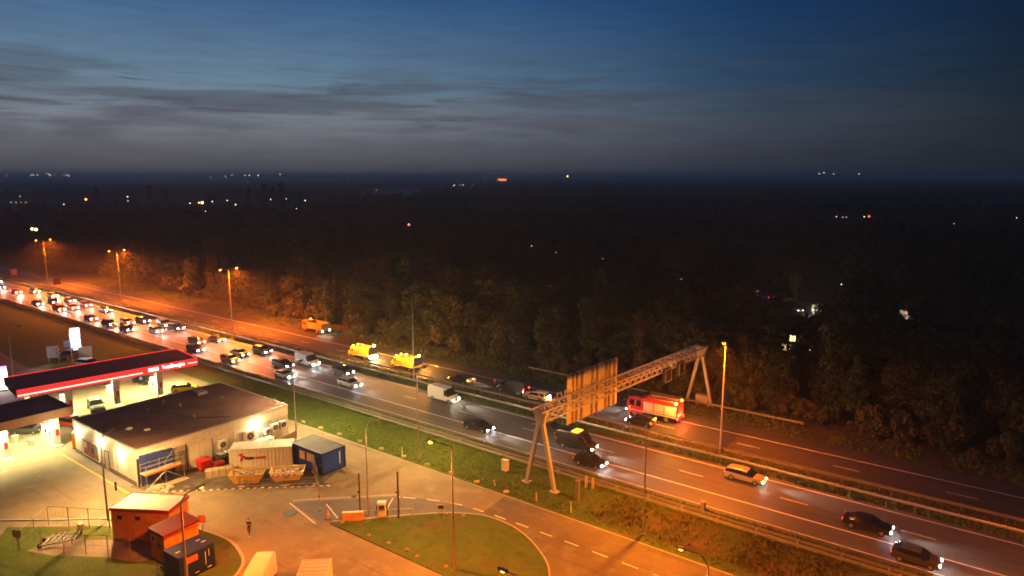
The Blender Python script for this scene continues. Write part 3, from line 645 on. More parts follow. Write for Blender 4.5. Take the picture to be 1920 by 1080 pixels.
def add_wheels(t, wb, w, r):
    wm, rm = wheel_mesh(r)
    for x in wb:
        for s in (-1, 1):
            o = link('wheel', wm, t, (x, s*(w/2-.10), r)); link('rim', rm, o)
def make_car(kind, label, cat, pm, loc, rz, group, head=EM_HEAD, tail=EM_TAIL):
    p = PROF[kind]; st = p['st']; t = thing({'van': 'panel_van', 'smallvan': 'small_van', 'suv': 'off_road_car'}.get(kind, 'car'), label, cat, loc, rz, group)
    body, glass = MB(), MB(); rings = []
    van = 'van' in kind
    for x, zb, belt, top, w in st:
        cab = top-belt > .12; wt = w*(.80 if cab and not van else .92 if cab else .93)
        pts = [(w*.82, zb), (w*.97, zb+.10), (w, (zb+belt)*.5), (w*.96, belt)]
        if cab: pts += [(wt+(w*.96-wt)*.18, belt+(top-belt)*.82), (wt*.86, top)]
        else: pts += [(w*.93, belt+(top-belt)*.5), (w*.80, top)]
        ring = [(x, -y, z) for y, z in pts]+[(x, 0, top+.02 if not cab else top+.025)]+[(x, y, z) for y, z in reversed(pts)]
        rings.append((ring, cab, top, belt))
    nr = len(rings[0][0])
    for i in range(len(rings)-1):
        a, ca_, ta, ba = rings[i]; b_, cb, tb, bb = rings[i+1]; dx = st[i+1][0]-st[i][0]; slope = abs(tb-ta)/dx
        for j in range(nr-1):
            q = [a[j], a[j+1], b_[j+1], b_[j]]
            side = j in (3, nr-5); topf = j in (4, 5, 6, 7) and nr == 13
            gl = False
            if side and (ca_ or cb):
                gl = (not van) or (st[i][0] > .4)
                if van and st[i][0] < .4: gl = False
            if topf and slope > .42 and (ca_ or cb) and (max(ta-ba, tb-bb) > .2):
                gl = (not van) or st[i][0] > .5
            (glass if gl else body).add(q, [(3, 2, 1, 0)])
    body.add(rings[0][0], [tuple(range(nr))]); body.add(rings[-1][0], [tuple(reversed(range(nr)))])
    body.add([(st[0][0], -.6, .3), (st[-1][0], -.6, .3), (st[-1][0], .6, .3), (st[0][0], .6, .3)], [(0, 1, 2, 3)])
    def weld(me, ang):
        bm = bmesh.new(); bm.from_mesh(me); bmesh.ops.remove_doubles(bm, verts=bm.verts, dist=1e-4); bm.to_mesh(me); bm.free(); me.shade_smooth(); me.set_sharp_from_angle(angle=R(ang)); return me
    link('body', weld(body.mesh('body', pm), 38), t); link('windows', weld(glass.mesh('windows', M['glass']), 30), t)
    add_wheels(t, p['wb'], p['W'], p['wr'])
    fx, fz, fw = st[-2][0], st[-2][2]-.04, st[-2][4]; rx, rz_, rw = st[1][0], st[1][2]-.14, st[1][4]
    for s in (-1, 1):
        MB().box(fx-.12, fx+.10, s*fw*.78-.16, s*fw*.78+.16, fz-.08, fz+.06, top=(.03, .02)).build('headlight', head, t)
        MB().box(rx-.05, rx+.08, s*rw*.80-.14, s*rw*.80+.14, rz_-.06, rz_+.10).build('tail_light', tail, t)
        MB().box(.72 if kind != 'van' else 1.55, .86 if kind != 'van' else 1.72, s*(p['W']/2)-.02 if s > 0 else s*(p['W']/2)-.18, s*(p['W']/2)+.18 if s > 0 else s*(p['W']/2)+.02, st[5][2]-.02, st[5][2]+.14).build('mirror', M['black'], t)
    MB().box(st[-1][0]-.02, st[-1][0]+.03, -.26, .26, .42, .53).build('number_plate', M['plate'], t)
    MB().box(st[0][0]-.03, st[0][0]+.02, -.26, .26, .56, .67).build('number_plate', M['plate'], t)
    return t
# (x, lane, kind, colour, label)
TR = [
 (-281, 79.3, 'hatch', 'silver', 'silver hatchback last in view in the lane along the median'),
 (-265.5, 75.5, 'sedan', 'dark blue', 'dark blue saloon last in view in the middle lane of the jam'),
 (-250.5, 75.3, 'hatch', 'red', 'red hatchback alone in the middle lane near the far end of the jam'),
 (-248, 79.3, 'estate', 'dark blue', 'dark blue estate beside the median, below the nearer red board'),
 (-234, 79.4, 'estate', 'silver', 'silver estate with glaring headlights leading a tight pack along the median'),
 (-223.5, 71.9, 'sedan', 'dark grey', 'dark grey saloon alone in the verge lane where the jam is dense'),
 (-222.5, 75.5, 'hatch', 'dark blue', 'dark blue hatchback right behind the orange small van'),
 (-221, 79.2, 'hatch', 'grey', 'grey hatchback in the median lane, behind a reddish estate'),
 (-209, 72.1, 'smallvan', 'orange', 'orange small van in the verge lane of the jam'),
 (-208.5, 75.3, 'hatch', 'orange', 'orange hatchback next to the orange small van'),
 (-210, 79.0, 'estate', 'red', 'reddish estate in the median lane beside the orange hatchback'),
 (-197.5, 79.0, 'sedan', 'dark blue', 'dark blue saloon below the two-armed lamp, alone in the median lane'),
 (-188.5, 71.8, 'hatch', 'red', 'small red car alone in the verge lane, ahead of the orange van'),
 (-177.5, 71.6, 'suv', 'dark grey', 'dark off-road car in the verge lane followed by a small red car'),
 (-176.5, 75.3, 'estate', 'orange', 'orange estate in the middle lane with a dark blue car beside it'),
 (-175.5, 78.6, 'estate', 'dark blue', 'dark blue estate beside the orange estate, median lane'),
 (-168.5, 71.7, 'hatch', 'dark blue', 'dark blue hatchback closing the pair in the verge lane above the price sign'),
 (-161.5, 75.1, 'hatch', 'silver', 'silver hatchback in the middle lane above the price sign'),
 (-160.3, 79.2, 'suv', 'black', 'big black off-road car in the median lane, beige van on its tail'),
 (-166.9, 79.6, 'smallvan', 'beige', 'beige small van tucked in behind the big black off-road car'),
 (-143.8, 75.3, 'estate', 'black', 'black estate in the middle lane beside the tall median lamp'),
 (-142, 78.9, 'sedan', 'dark grey', 'dark grey saloon in the median lane near the foot of the tall lamp'),
 (-137.3, 71.5, 'estate', 'black', 'black estate in the verge lane above the canopy tip'),
 (-126.8, 75.2, 'sedan', 'dark grey', 'dark grey saloon in the middle lane just past the canopy tip'),
 (-124, 71.4, 'estate', 'orange', 'orange-roofed estate in the verge lane just past the canopy tip'),
 (-124.8, 79.0, 'suv', 'black', 'black off-road car in the median lane, above the shop roof'),
 (-112.2, 75.2, 'suv', 'black', 'black off-road car in the middle lane shadowed by a white car'),
 (-106.3, 71.5, 'sedan', 'white', 'white saloon in the verge lane beside a black off-road car'),
 (-110, 79.2, 'van', 'white', 'white panel van in the median lane above the shop roof'),
 (-99.4, 79.0, 'suv', 'black', 'black off-road car in the median lane ahead of the white panel van'),
 (-92.7, 75.2, 'estate', 'silver', 'silver estate in the middle lane ahead of the white saloon'),
 (-74.5, 79.4, 'van', 'white', 'white panel van nearing the gantry in the median lane'),
 (-61.5, 72.7, 'sedan', 'black', 'black saloon with red tail lights in the verge lane before the gantry'),
 (-53.0, 78.4, 'sedan', 'dark grey', 'dark grey saloon half hidden behind the near gantry head'),
 (-46.6, 75.4, 'van', 'black', 'black van with glowing amber roof bar in the middle lane beneath the gantry'),
 (-42.3, 71.7, 'hatch', 'black', 'black hatchback in the verge lane just past the gantry legs'),
 (-25.3, 79.2, 'estate', 'beige', 'beige estate car passing the lit median lamp at the fire engine'),
 (-11.3, 75.3, 'sedan', 'black', 'black saloon in the middle lane toward the lower right corner'),
 (-6.4, 71.2, 'hatch', 'dark grey', 'dark grey hatchback lowest and nearest in the verge lane'),
]
PROTO = {}
GT_ = 'traffic heading down the near carriageway'
def place_car(kind, colour, label, x, y, rz, group=None, head=None, tail=None, beam=True, power=6500):
    cat = 'van' if 'van' in kind else 'car'
    if kind not in PROTO:
        t = make_car(kind, label, cat, PNT[colour], (x, y, 0.02), rz, group); PROTO[kind] = t
        if head is not None or tail is not None:
            for c in kids(t):
                n = c.name.split('.')[0]; sw = {'headlight': head, 'tail_light': tail}.get(n)
                if sw: c.data.materials[0] = sw
    else:
        sw = {'body': PNT[colour], 'headlight': head or EM_HEAD, 'tail_light': tail or EM_TAIL}
        t = dup(PROTO[kind], (x, y, 0.02), rz, label, group, sw)
    if beam:
        c, s = math.cos(rz), math.sin(rz); hl = PROF[kind]['L']/2+.12
        lamp('SPOT', (hl, 0, .72), power, (1, .84, .64), t, (hl+30, 0, 2.0), 54, 1.0, .25)
    return t
for i, (x, y, k, c, lb) in enumerate(TR):
    warm = k in ('van',) or c in ('red', 'orange', 'beige')
    place_car(k, c, lb, x, y, random.uniform(-.012, .012), GT_, head=EM_HEAD_W if warm and k in PROTO else None, power=3600 if x > -60 else 6000 if x > -120 else 2600)
    if k == 'van' and c == 'black':
        MB().box(-.5, .5, -.7, .7, 2.40, 2.52).build('amber_bar', emis('amber_bar', (1, .30, .01), 4), bpy.data.objects['panel_van.002'])
# --- closed carriageway
W_ = math.pi
pc = place_car('estate', 'white', 'white police estate standing among people in the closed carriageway', -62.8, 88.9, W_+.08, head=OFF_HEAD, tail=EM_TAIL, beam=False)
MB().box(-.12, .12, -.55, .55, 1.52, 1.66).build('light_bar', M['black'], pc)
MB().box(-.9, .9, .905, .92, .55, .75).build('side_stripe', mat('police_stripe', (.5, .06, .02), .5), pc); MB().box(-.9, .9, -.92, -.905, .55, .75).build('side_stripe', mat('police_stripe', (.5, .06, .02), .5), pc)
place_car('van', 'black', 'tall black van parked just ahead of the white police estate', -68.2, 89.6, W_+.05, head=OFF_HEAD, tail=EM_BRAKE, beam=False)
cw = place_car('sedan', 'black', 'low black saloon stopped with amber hazard lights, accident scene', -79.0, 88.6, W_, head=EM_AMBER, tail=EM_AMBER, beam=False)
place_car('sedan', 'dark blue', 'dark blue saloon stopped behind the accident, partly behind the gantry', -56.4, 90.2, W_+.2, head=OFF_HEAD, tail=EM_TAIL, beam=False)
place_car('hatch', 'black', 'black hatchback with glaring brake lights beside the fire engine', -43.9, 88.5, W_, head=EM_HEAD, tail=EM_BRAKE, power=900)
def flash(t, x, y, z, r=.14, p=250, col=(1, .40, .05), m=None, s=True):
    MB().cyl((x, y, z-.06), (x, y, z), r*.8, n=8).ball((x, y, z+r*.5), r, 8).build('beacon', m or EM_AMBER, t)
    if s: lamp('POINT', (x, y+math.copysign(1.3, y) if abs(y) > .3 else y, z+.3), p*(5 if abs(y) > .3 else 8), col, t, size=.2)
# yellow road service trucks
def service_truck(label, x, y, rz, bright):
    t = thing('service_truck', label, 'truck', (x, y, .02), rz, 'yellow road service trucks')
    Y = M['hi_yellow']
    cab = MB(); side = [(1.35, .5), (1.35, 2.25), (1.7, 2.35), (2.2, 2.25), (2.65, 1.45), (3.05, 1.25), (3.1, .5)]
    vs = [(x_, -1.0, z) for x_, z in side]+[(x_, 1.0, z) for x_, z in side]; n = len(side)
    cab.add(vs, [tuple(range(n)), tuple(reversed(range(n, 2*n)))]+[(i, n+i, n+(i+1) % n, (i+1) % n) for i in range(n)]); cab.build('cab', Y, t, bevel=.05)
    MB().add([(2.22, -.9, 2.24), (2.22, .9, 2.24), (2.67, .92, 1.5), (2.67, -.92, 1.5)], [(0, 3, 2, 1)]).build('windscreen', M['glass'], t, loc=(.02, 0, .02))
    for s in (-1, 1): MB().box(1.55, 2.3, s*1.0-.012, s*1.0+.012, 1.4, 2.0).build('side_window', M['glass'], t)
    MB().box(-3.0, 1.25, -1.08, 1.08, .75, 2.55).build('box_body', Y, t, bevel=.05)
    MB().box(-3.05, 3.0, -.5, .5, .35, .74).build('chassis', M['black'], t)
    for s in (-1, 1):
        st = MB()
        for i in range(5):
            x0 = .1+i*.46; st.add([(x0, s*1.088, .95), (x0+.23, s*1.088, .95), (x0+.53, s*1.088, 1.75), (x0+.3, s*1.088, 1.75)], [(0, 1, 2, 3) if s < 0 else (3, 2, 1, 0)])
        st.build('chevron_stripe', M['red'] if bright else M['maroon'], t)
        MB().box(-2.9, 1.2, s*1.082-.004, s*1.082+.004, .78, .92).build('reflective_band', M['white'], t)
    for w in ((2.35,), (-1.9,)): add_wheels(t, w, 2.0, .42)
    for s in (-1, 1):
        MB().box(3.05, 3.14, s*.75-.15, s*.75+.15, .75, .95).build('headlight', EM_AMBER, t); MB().box(-3.05, -2.98, s*.9-.1, s*.9+.1, .95, 1.15).build('tail_light', EM_TAIL, t)
    # swung-up arrow board at the rear
    MB().box(-3.3, -3.1, -1.0, 1.0, 1.2, 2.75).build('arrow_board', M['black'], t)
    flash(t, 1.9, -.6, 2.36, .15, 260); flash(t, 1.9, .6, 2.36, .15, 260); flash(t, -2.7, -.8, 2.6, .24, 650, m=emis('amber_strong', (1, .5, .06), 160)); flash(t, -2.7, .8, 2.6, .15, 260)
    if bright:
        MB().box(-3.45, -3.32, -.95, .95, .55, .95).build('work_light', emis('work_light', (1, .98, .7), 60), t); lamp('POINT', (-1.6, -1.7, 1.0), 350, (1, .9, .4), t, size=.5)
    return t
service_truck('yellow service truck with lit white rear bumper, left of two with amber beacons', -105.6, 89.0, W_, True)
service_truck('yellow service truck with dark rear board, right of two with amber beacons', -92.9, 88.8, W_, False)
# tipper lorry on the hard shoulder
t = thing('tipper_lorry', 'yellow tipper lorry parked on the hard shoulder by the trees', 'lorry', (-132.6, 98.0, .02), W_)
MB().box(1.5, 3.2, -1.2, 1.2, .7, 2.6).build('cab', M['orange_plastic'], t, bevel=.08); MB().box(3.19, 3.22, -1.05, 1.05, 1.6, 2.4).build('windscreen', M['glass'], t)
for s in (-1, 1): MB().box(2.1, 2.9, s*1.2-.015, s*1.2+.015, 1.6, 2.3).build('side_window', M['glass'], t)
b = MB(); b.box(-4.0, 1.3, -1.25, 1.25, 1.05, 1.15); b.box(-4.0, 1.3, -1.25, -1.18, 1.15, 2.5).box(-4.0, 1.3, 1.18, 1.25, 1.15, 2.5).box(1.22, 1.3, -1.18, 1.18, 1.15, 2.7); b.build('tipper_body', M['hi_yellow'], t)
MB().box(-4.06, -4.0, -1.2, 1.2, 1.1, 2.5).build('tailboard', M['silver'] if 'silver' in M else M['galv'], t); MB().box(-4.0, 3.1, -.5, .5, .5, 1.0).build('chassis', M['black'], t)
for k in range(6): MB().box(-3.8+k*.95, -3.7+k*.95, -1.31, -1.255, 1.1, 2.5).box(-3.8+k*.95, -3.7+k*.95, 1.255, 1.31, 1.1, 2.5).build('stake', M['hi_yellow'], t)
for w in ((2.4,), (-2.2,), (-3.3,)): add_wheels(t, w, 2.3, .5)
for s in (-1, 1): MB().box(3.2, 3.27, s*.9-.15, s*.9+.15, .8, 1.0).build('headlight', EM_AMBER, t); MB().box(-4.1, -4.02, s*1.0-.12, s*1.0+.12, .75, .95).build('tail_light', EM_HEAD_W, t)
flash(t, 2.6, -.8, 2.62, .13, 120); lamp('SPOT', (-4.2, -.6, 1.2), 900, (.75, 1, .6), t, (-9, -5.5, 0), 50, .5, .2)
# fire engine
t = thing('fire_engine', 'red fire engine with pale roller shutters standing on the closed carriageway', 'fire engine', (-43.6, 92.6, .02), W_+.03)
rd = mat('fire_red', (.50, .012, .009), .35, var=.06)
b = MB(); side = [(1.5, .55), (1.5, 2.95), (2.0, 3.05), (3.75, 3.0), (4.05, 1.9), (4.1, .55)]; n = len(side)
b.add([(x, -1.25, z) for x, z in side]+[(x, 1.25, z) for x, z in side], [tuple(range(n)), tuple(reversed(range(n, 2*n)))]+[(i, n+i, n+(i+1) % n, (i+1) % n) for i in range(n)]); b.build('cab', rd, t, bevel=.05)
MB().add([(3.8, -1.1, 2.9), (3.8, 1.1, 2.9), (4.08, 1.12, 1.85), (4.08, -1.12, 1.85)], [(0, 3, 2, 1)]).build('windscreen', M['glass'], t, loc=(.015, 0, .01))
for s in (-1, 1):
    for x0, x1 in ((1.75, 2.55), (2.75, 3.6)): MB().box(x0, x1, s*1.25-.015, s*1.25+.015, 1.75, 2.7).build('side_window', M['glass'], t)
MB().box(-4.0, 1.42, -1.25, 1.25, .95, 3.1).build('body', rd, t, bevel=.04)
sh = mat('shutter_alloy', (.58, .50, .42), .45, .2, var=.12, scale=1, stretch=(1, 1, 9))
for s in (-1, 1):
    for x0, x1 in ((-.2, 1.3), (-1.9, -.35), (-3.85, -2.05)): MB().box(x0, x1, s*1.25-.02, s*1.25+.02, 1.25, 2.65).build('roller_shutter', sh, t)
    MB().box(-4.0, 4.0, s*1.252-.012, s*1.252+.012, 1.0, 1.12).build('stripe', M['white'], t)
MB().box(-4.03, -3.98, -.85, .85, 1.1, 2.85).build('rear_shutter', sh, t)
MB().box(-4.05, 3.9, -.6, .6, .45, .94).build('chassis', M['black'], t)
b = MB(); b.box(-3.6, .9, -.9, -.55, 3.15, 3.35); b.box(-3.6, .9, .5, .9, 3.15, 3.3); b.build('roof_locker', mat('roof_gear', (.34, .13, .035), .5), t)
for k in range(9): bar((-3.2+k*.5, -.3, 3.22), (-3.2+k*.5, .3, 3.22), .025, 'ladder_rung', M['galv'], t)
for s in (-.3, .3): bar((-3.5, s, 3.22), (1.2, s, 3.22), .035, 'ladder_rail', M['galv'], t)
MB().box(2.0, 3.3, -.5, .5, 3.06, 3.22).build('roof_hatch', M['black'], t); MB().box(3.2, 3.5, -1.1, 1.1, 3.08, 3.26).build('light_bar', M['black'], t)
for w in ((2.8,), (-2.3,)): add_wheels(t, w, 2.4, .52)
flash(t, -3.75, 1.05, 3.12, .16, 320, m=emis('amber_strong', (1, .5, .06), 160)); flash(t, -3.75, -1.05, 3.12, .14, 120)
for s in (-1, 1):
    MB().box(-4.08, -4.0, s*1.05-.14, s*1.05+.14, .75, 1.05).build('tail_light', EM_BRAKE, t); MB().box(4.08, 4.16, s*.95-.16, s*.95+.16, .8, 1.0).build('headlight', EM_HEAD, t)
lamp('POINT', (-4.5, 0, 1.0), 700, (1, .05, .02), t, size=.3); lamp('SPOT', (4.3, 0, 1.2), 2500, (.9, 1, .95), t, (14, 1.5, 0), 75, .6, .3)
for i, (x, y) in enumerate([(-74.2, 92.2)]):
    t = thing('traffic_cone', 'orange traffic cone on the closed carriageway behind the black saloon', 'traffic cone', (x, y, .024)); MB().cyl((0, 0, .04), (0, 0, .78), .19, .04, 10).build('cone', emis('cone_glow_none', (1, .1, .02), .0), t); MB().box(-.24, .24, -.24, .24, 0, .04).build('base', M['black'], t); MB().cyl((0, 0, .35), (0, 0, .52), .138, .098, 10).build('band', M['white'], t)
    for c in kids(t):
        if c.name.startswith('cone'): c.data.materials[0] = mat('cone_orange', (.8, .12, .02), .5)
# --- vehicles of the service area
place_car('suv', 'green grey', 'grey-green off-road car with dark sunroof parked beneath the red canopy', -114.6, 43.2, R(-12), head=OFF_HEAD, tail=OFF_TAIL, beam=False)
place_car('hatch', 'yellow', 'small yellow car with its boot open at the last pump', -112.7, 56.3, R(60), head=OFF_HEAD, tail=OFF_TAIL, beam=False)
place_car('hatch', 'black', 'black hatchback standing behind the last pumps under the red canopy', -123.0, 54.3, R(190), head=OFF_HEAD, tail=OFF_TAIL, beam=False)
place_car('suv', 'dark grey', 'dark grey off-road car parked on the grass beside the price sign', -152.0, 53.3, R(-60), head=OFF_HEAD, tail=OFF_TAIL, beam=False)
place_car('suv', 'white', 'white off-road car parked behind the red canopy', -141.8, 53.0, R(20), head=OFF_HEAD, tail=OFF_TAIL, beam=False)
place_car('sedan', 'beige', 'pale saloon beyond the white off-road car behind the red canopy', -137.5, 56.3, R(20), head=OFF_HEAD, tail=OFF_TAIL, beam=False)
place_car('hatch', 'red', 'red hatchback parked between the two canopies', -109.6, 37.9, R(20), head=OFF_HEAD, tail=OFF_TAIL, beam=False)
place_car('hatch', 'dark grey', 'dark hatchback half hidden under the brown canopy', -111.6, 33.0, R(40), head=OFF_HEAD, tail=OFF_TAIL, beam=False)
place_car('van', 'white', 'white panel van facing the viewer at the bottom edge', -51.4, 30.75, R(-49.5), head=OFF_HEAD, tail=OFF_TAIL, beam=False)
# box lorry at the bottom edge
t = thing('box_lorry', 'white box lorry cut off by the bottom edge, roof lit orange', 'lorry', (-44.03, 30.6, .02), R(-47.5))
MB().box(-4.4, 2.6, -1.27, 1.27, 1.0, 3.3).build('box_body', M['white'], t, bevel=.03); MB().box(-4.3, 2.5, -1.15, 1.15, 3.3, 3.33).build('roof', mat('lorry_roof', (.62, .60, .54), .6, stretch=(6, .4, 1), scale=1), t)
MB().box(2.75, 4.6, -1.1, 1.1, .7, 2.5).build('cab', M['white'], t, bevel=.1); MB().box(4.58, 4.62, -.95, .95, 1.5, 2.3).build('windscreen', M['glass'], t); MB().box(-4.3, 4.4, -.5, .5, .5, .98).build('chassis', M['black'], t)
for i in range(12): MB().box(-4.2+i*.56, -4.16+i*.56, -1.15, 1.15, 3.331, 3.345).build('roof_seam', M['galv'], t)
for w in ((3.6,), (-2.6,)): add_wheels(t, w, 2.2, .45)
# ================================================================== STATION
X0, X1, Y0, Y1, ZR = -98.4, -81.0, 34.2, 54.6, 4.42
sp = thing('shop_building', 'low cream petrol station shop with a flat dark roof', 'shop', (0, 0, 0))
MB().box(X0, X1, Y0, Y1, 0, ZR).build('wall', M['wall'], sp)
MB().box(X0-.08, X1+.10, Y0-.10, Y1+.08, ZR, ZR+.16).box(X0-.05, X1+.06, Y0-.06, Y1+.05, ZR-.9, ZR-.001).build('fascia', mat('fascia_cream', (.58, .53, .45), .6, var=.08, scale=.7), sp)
rf = MB().box(X0+.12, X1-.10, Y0+.12, Y1-.12, ZR+.161, ZR+.19).build('roof', M['roof'], sp)
for k in range(11): MB().box(X0+.16+k*1.57, X0+.16+k*1.57+1.55, Y0+.14, Y1-.14, ZR+.1905, ZR+.198+.006*(k % 2)).build('roof_sheet', M['roof'], rf)
e = MB(); w = .13
e.box(X0-.1, X0+.1, Y0-.12, Y1+.1, ZR+.16, ZR+.26).box(X1-.09, X1+.12, Y0-.12, Y1+.1, ZR+.16, ZR+.26).box(X0+.1, X1-.09, Y0-.12, Y0+.1, ZR+.16, ZR+.26).box(X0+.1, X1-.09, Y1-.1, Y1+.1, ZR+.16, ZR+.26)
e.build('roof_edge', mat('zinc_edge', (.36, .33, .30), .5, .2), sp)
for (vx, vy, kind) in [(-93.5, 41.5, 0), (-95.5, 44.6, 0), (-92.0, 45.2, 0), (-86.0, 44.0, 0), (-90.5, 50.5, 0), (-86.6, 38.2, 1), (-84.0, 49.6, 2), (-82.4, 53.6, 2), (-88.8, 37.0, 1)]:
    b = MB()
    if kind == 0: b.cyl((vx, vy, ZR+.19), (vx, vy, ZR+.5), .13, n=10).cyl((vx, vy, ZR+.5), (vx, vy, ZR+.62), .24, .1, 10)
    elif kind == 1: b.ball((vx, vy, ZR+.2), .42, 10, sz=.45)
    else: b.cyl((vx, vy, ZR+.19), (vx, vy, ZR+.9), .05, n=8).cyl((vx, vy, ZR+.9), (vx+.2, vy, ZR+.98), .05, n=8)
    b.build('roof_vent', M['galv_dull'] if kind != 1 else M['white'], rf)
MB().box(X0-.02, X1-.3, Y0-.025, Y0+.01, 0, .6).build('plinth', M['plinth'], sp)
for x in (-97.3, -88.0, -86.0, -84.2, -82.2): MB().box(x-.02, x+.02, Y0-.012, Y0, .6, ZR-.9).build('wall_joint', M['panel_grey'], sp)
for y in (41.8, 45.9, 48.9, 52.9): MB().box(X1, X1+.012, y-.02, y+.02, .1, ZR-1.2).build('wall_joint', M['panel_grey'], sp)
MB().path([(-93.5, 41.5, ZR+.24), (-91.8, 43.0, ZR+.24), (-88.0, 43.4, ZR+.24), (-86.0, 44.0, ZR+.24), (-82.6, 47.2, ZR+.24)], [.05]*5, 5).build('roof_cable', M['dark'], rf)
MB().box(-96.2, -94.6, 49.2, 50.6, ZR+.2, ZR+.62).build('roof_hatch', M['galv_dull'], rf)
# pilasters and poster window on the forecourt side
for x in (-98.2, -96.4, -90.2, -86.9, -83.3): MB().box(x-.1, x+.1, Y0-.05, Y0, .6, ZR-.9).build('pilaster', M['wall'], sp)
wn = MB().box(-95.75, -91.25, Y0-.045, Y0-.005, .55, 2.6).build('window', mat('poster_window', (.20, .16, .14), .3, var=.55, scale=1.6, col2=(.34, .20, .15)), sp)
f = MB(); f.box(-95.85, -95.75, Y0-.08, Y0, .45, 2.7).box(-91.25, -91.15, Y0-.08, Y0, .45, 2.7).box(-95.75, -91.25, Y0-.08, Y0, 2.6, 2.7).box(-95.75, -91.25, Y0-.08, Y0, .45, .55); f.build('window_frame', M['white'], wn)
for k, (px_, pz_, c) in enumerate([(-95.1, 1.9, 'white'), (-95.0, .95, 'red'), (-94.0, 1.75, 'red'), (-93.9, .85, 'panel_grey'), (-92.9, 1.6, 'navy'), (-92.8, .8, 'red'), (-91.9, 1.5, 'panel_grey')]):
    MB().box(px_-.33, px_+.33, Y0-.06, Y0-.047, pz_-.35, pz_+.35).build('poster', M[c], wn)
dr = MB().box(-89.5, -88.45, Y0-.04, Y0-.003, .12, 2.5).build('door', mat('cream_door', (.50, .46, .38), .6), sp); MB().box(-89.6, -89.5, Y0-.07, Y0, .1, 2.6).box(-88.45, -88.35, Y0-.07, Y0, .1, 2.6).box(-89.5, -88.45, Y0-.07, Y0, 2.5, 2.6).build('door_frame', M['dark'], dr)
# yard side: corner opening under repair, panels, doors
MB().box(X1-.0, X1+.03, 34.35, 38.4, .35, ZR-.35).build('opening', mat('opening_shade', (.05, .045, .05), .9), sp)  # dark sheet on the solid wall, coloured as the shade inside an opening
for y in (34.25, 38.45, 40.1): MB().box(X1, X1+.12, y-.07, y+.07, 0, ZR-.9).build('mullion', M['dark'], sp)
MB().box(X1, X1+.08, 34.3, 38.4, ZR-.55, ZR-.38).build('lintel', M['ivory'], sp)
MB().box(X1, X1+.05, 38.6, 39.95, .0, 2.9).build('door', M['door'], sp); MB().box(X1, X1+.05, 38.6, 39.95, 3.0, 3.55).build('grille', M['panel_grey'], sp)
MB().box(X1+.062, X1+.10, 40.1, 54.6, ZR-1.2, ZR-.05).build('band', mat('band_cream', (.55, .48, .40), .65), sp)
MB().box(X1, X1+.07, 46.4, 46.9, .1, 3.3).build('pilaster', M['wall'], sp); MB().box(X1, X1+.05, 43.4, 43.55, .1, 3.3).build('downpipe', M['galv_dull'], sp); MB().box(X1, X1+.06, 49.9, 52, 1.0, 3.3).build('panel', M['panel_grey'], sp)
# blue sheet over the hole and the scaffold in front
tp = MB(); nx, nz_ = 16, 12; vs = []
for j in range(nz_+1):
    for i in range(nx+1):
        y = 34.4+3.95*i/nx; z = .15+3.75*j/nz_
        vs.append((X1+.2+.09*math.sin(i*1.9+j*.8)+.07*math.sin(j*2.3+i*.4)-.05*random.random(), y, z-.22*(i/nx)*(j/nz_)))
tp.add(vs, [(j*(nx+1)+i, j*(nx+1)+i+1, (j+1)*(nx+1)+i+1, (j+1)*(nx+1)+i) for j in range(nz_) for i in range(nx)])
tag(tp.build('tarpaulin', M['tarp'], None, smooth=60), 'blue sheeting hung over the broken corner of the shop', 'tarpaulin')
sc = thing('scaffold', 'light scaffold with timber deck in front of the blue sheeting', 'scaffold', (-80.0, 36.6, .07))
gs = M['galv']
for x in (-.65, .75):
    for y in (-2.2, 0, 2.2): bar((x, y, 0), (x, y, 2.9), .035, 'upright', gs, sc)
    for z in (1.75, 2.3, 2.75): bar((x, -2.2, z), (x, 2.2, z), .03, 'ledger', gs, sc)
for y in (-2.2, 0, 2.2): bar((-.65, y, 1.72), (.75, y, 1.72), .03, 'ledger', gs, sc)
bar((.75, -2.2, .1), (.75, 0, 1.7), .03, 'diagonal', gs, sc); bar((.75, 2.2, .1), (.75, 0, 1.7), .03, 'diagonal', gs, sc); bar((.75, 0, 2.75), (-.65, 2.2, 3.8), .03, 'diagonal', gs, sc)
for i in range(5): MB().box(-.62+i*.27, -.37+i*.27, -2.3, 2.3, 1.76, 1.80).build('plank', M['timber'], sc)
MB().box(.76, .80, -2.3, 2.3, 1.8, 1.95).build('toe_board', mat('toe_orange', (.62, .16, .05), .6), sc)
MB().box(.5, 1.5, -2.4, 2.4, .0, .09).build('base_plank', M['timber'], sc)
# wall lights
wl_em = emis('wall_light_lens', (1, .85, .55), 160)
def wall_light(label, loc, nrm, power):
    t = thing('wall_light', label, 'wall light', loc, 0, 'flood lights on the shop wall'); n = Vector(nrm)
    a = Vector((-n.y, n.x, 0)); b = MB()
    p = [a*-.2+n*.0, a*.2+n*.0, a*.2+n*.22, a*-.2+n*.22]; b.prism([(v.x, v.y) for v in p], -.06, .1); b.build('housing', M['white'], t)
    b = MB(); p = [a*-.17+n*.05, a*.17+n*.05, a*.17+n*.26, a*-.17+n*.26]; b.prism([(v.x, v.y) for v in p], -.12, -.061); b.build('lens', wl_em, t)
    lamp('POINT', n*.6+Vector((0, 0, -.25)), power, WARM, t, size=.12)
wall_light('wall flood light nearest the orange toilets', (-97.0, Y0, 3.4), (0, -1, 0), 520)
wall_light('wall flood light between the poster window and the cream door', (-90.6, Y0, 3.5), (0, -1, 0), 520)
wall_light('wall flood light nearest the scaffolded shop corner', (-85.0, Y0, 3.4), (0, -1, 0), 520)
wall_light('wall flood light above the air conditioning units', (X1+.1, 49.6, 3.3), (1, 0, 0), 600)
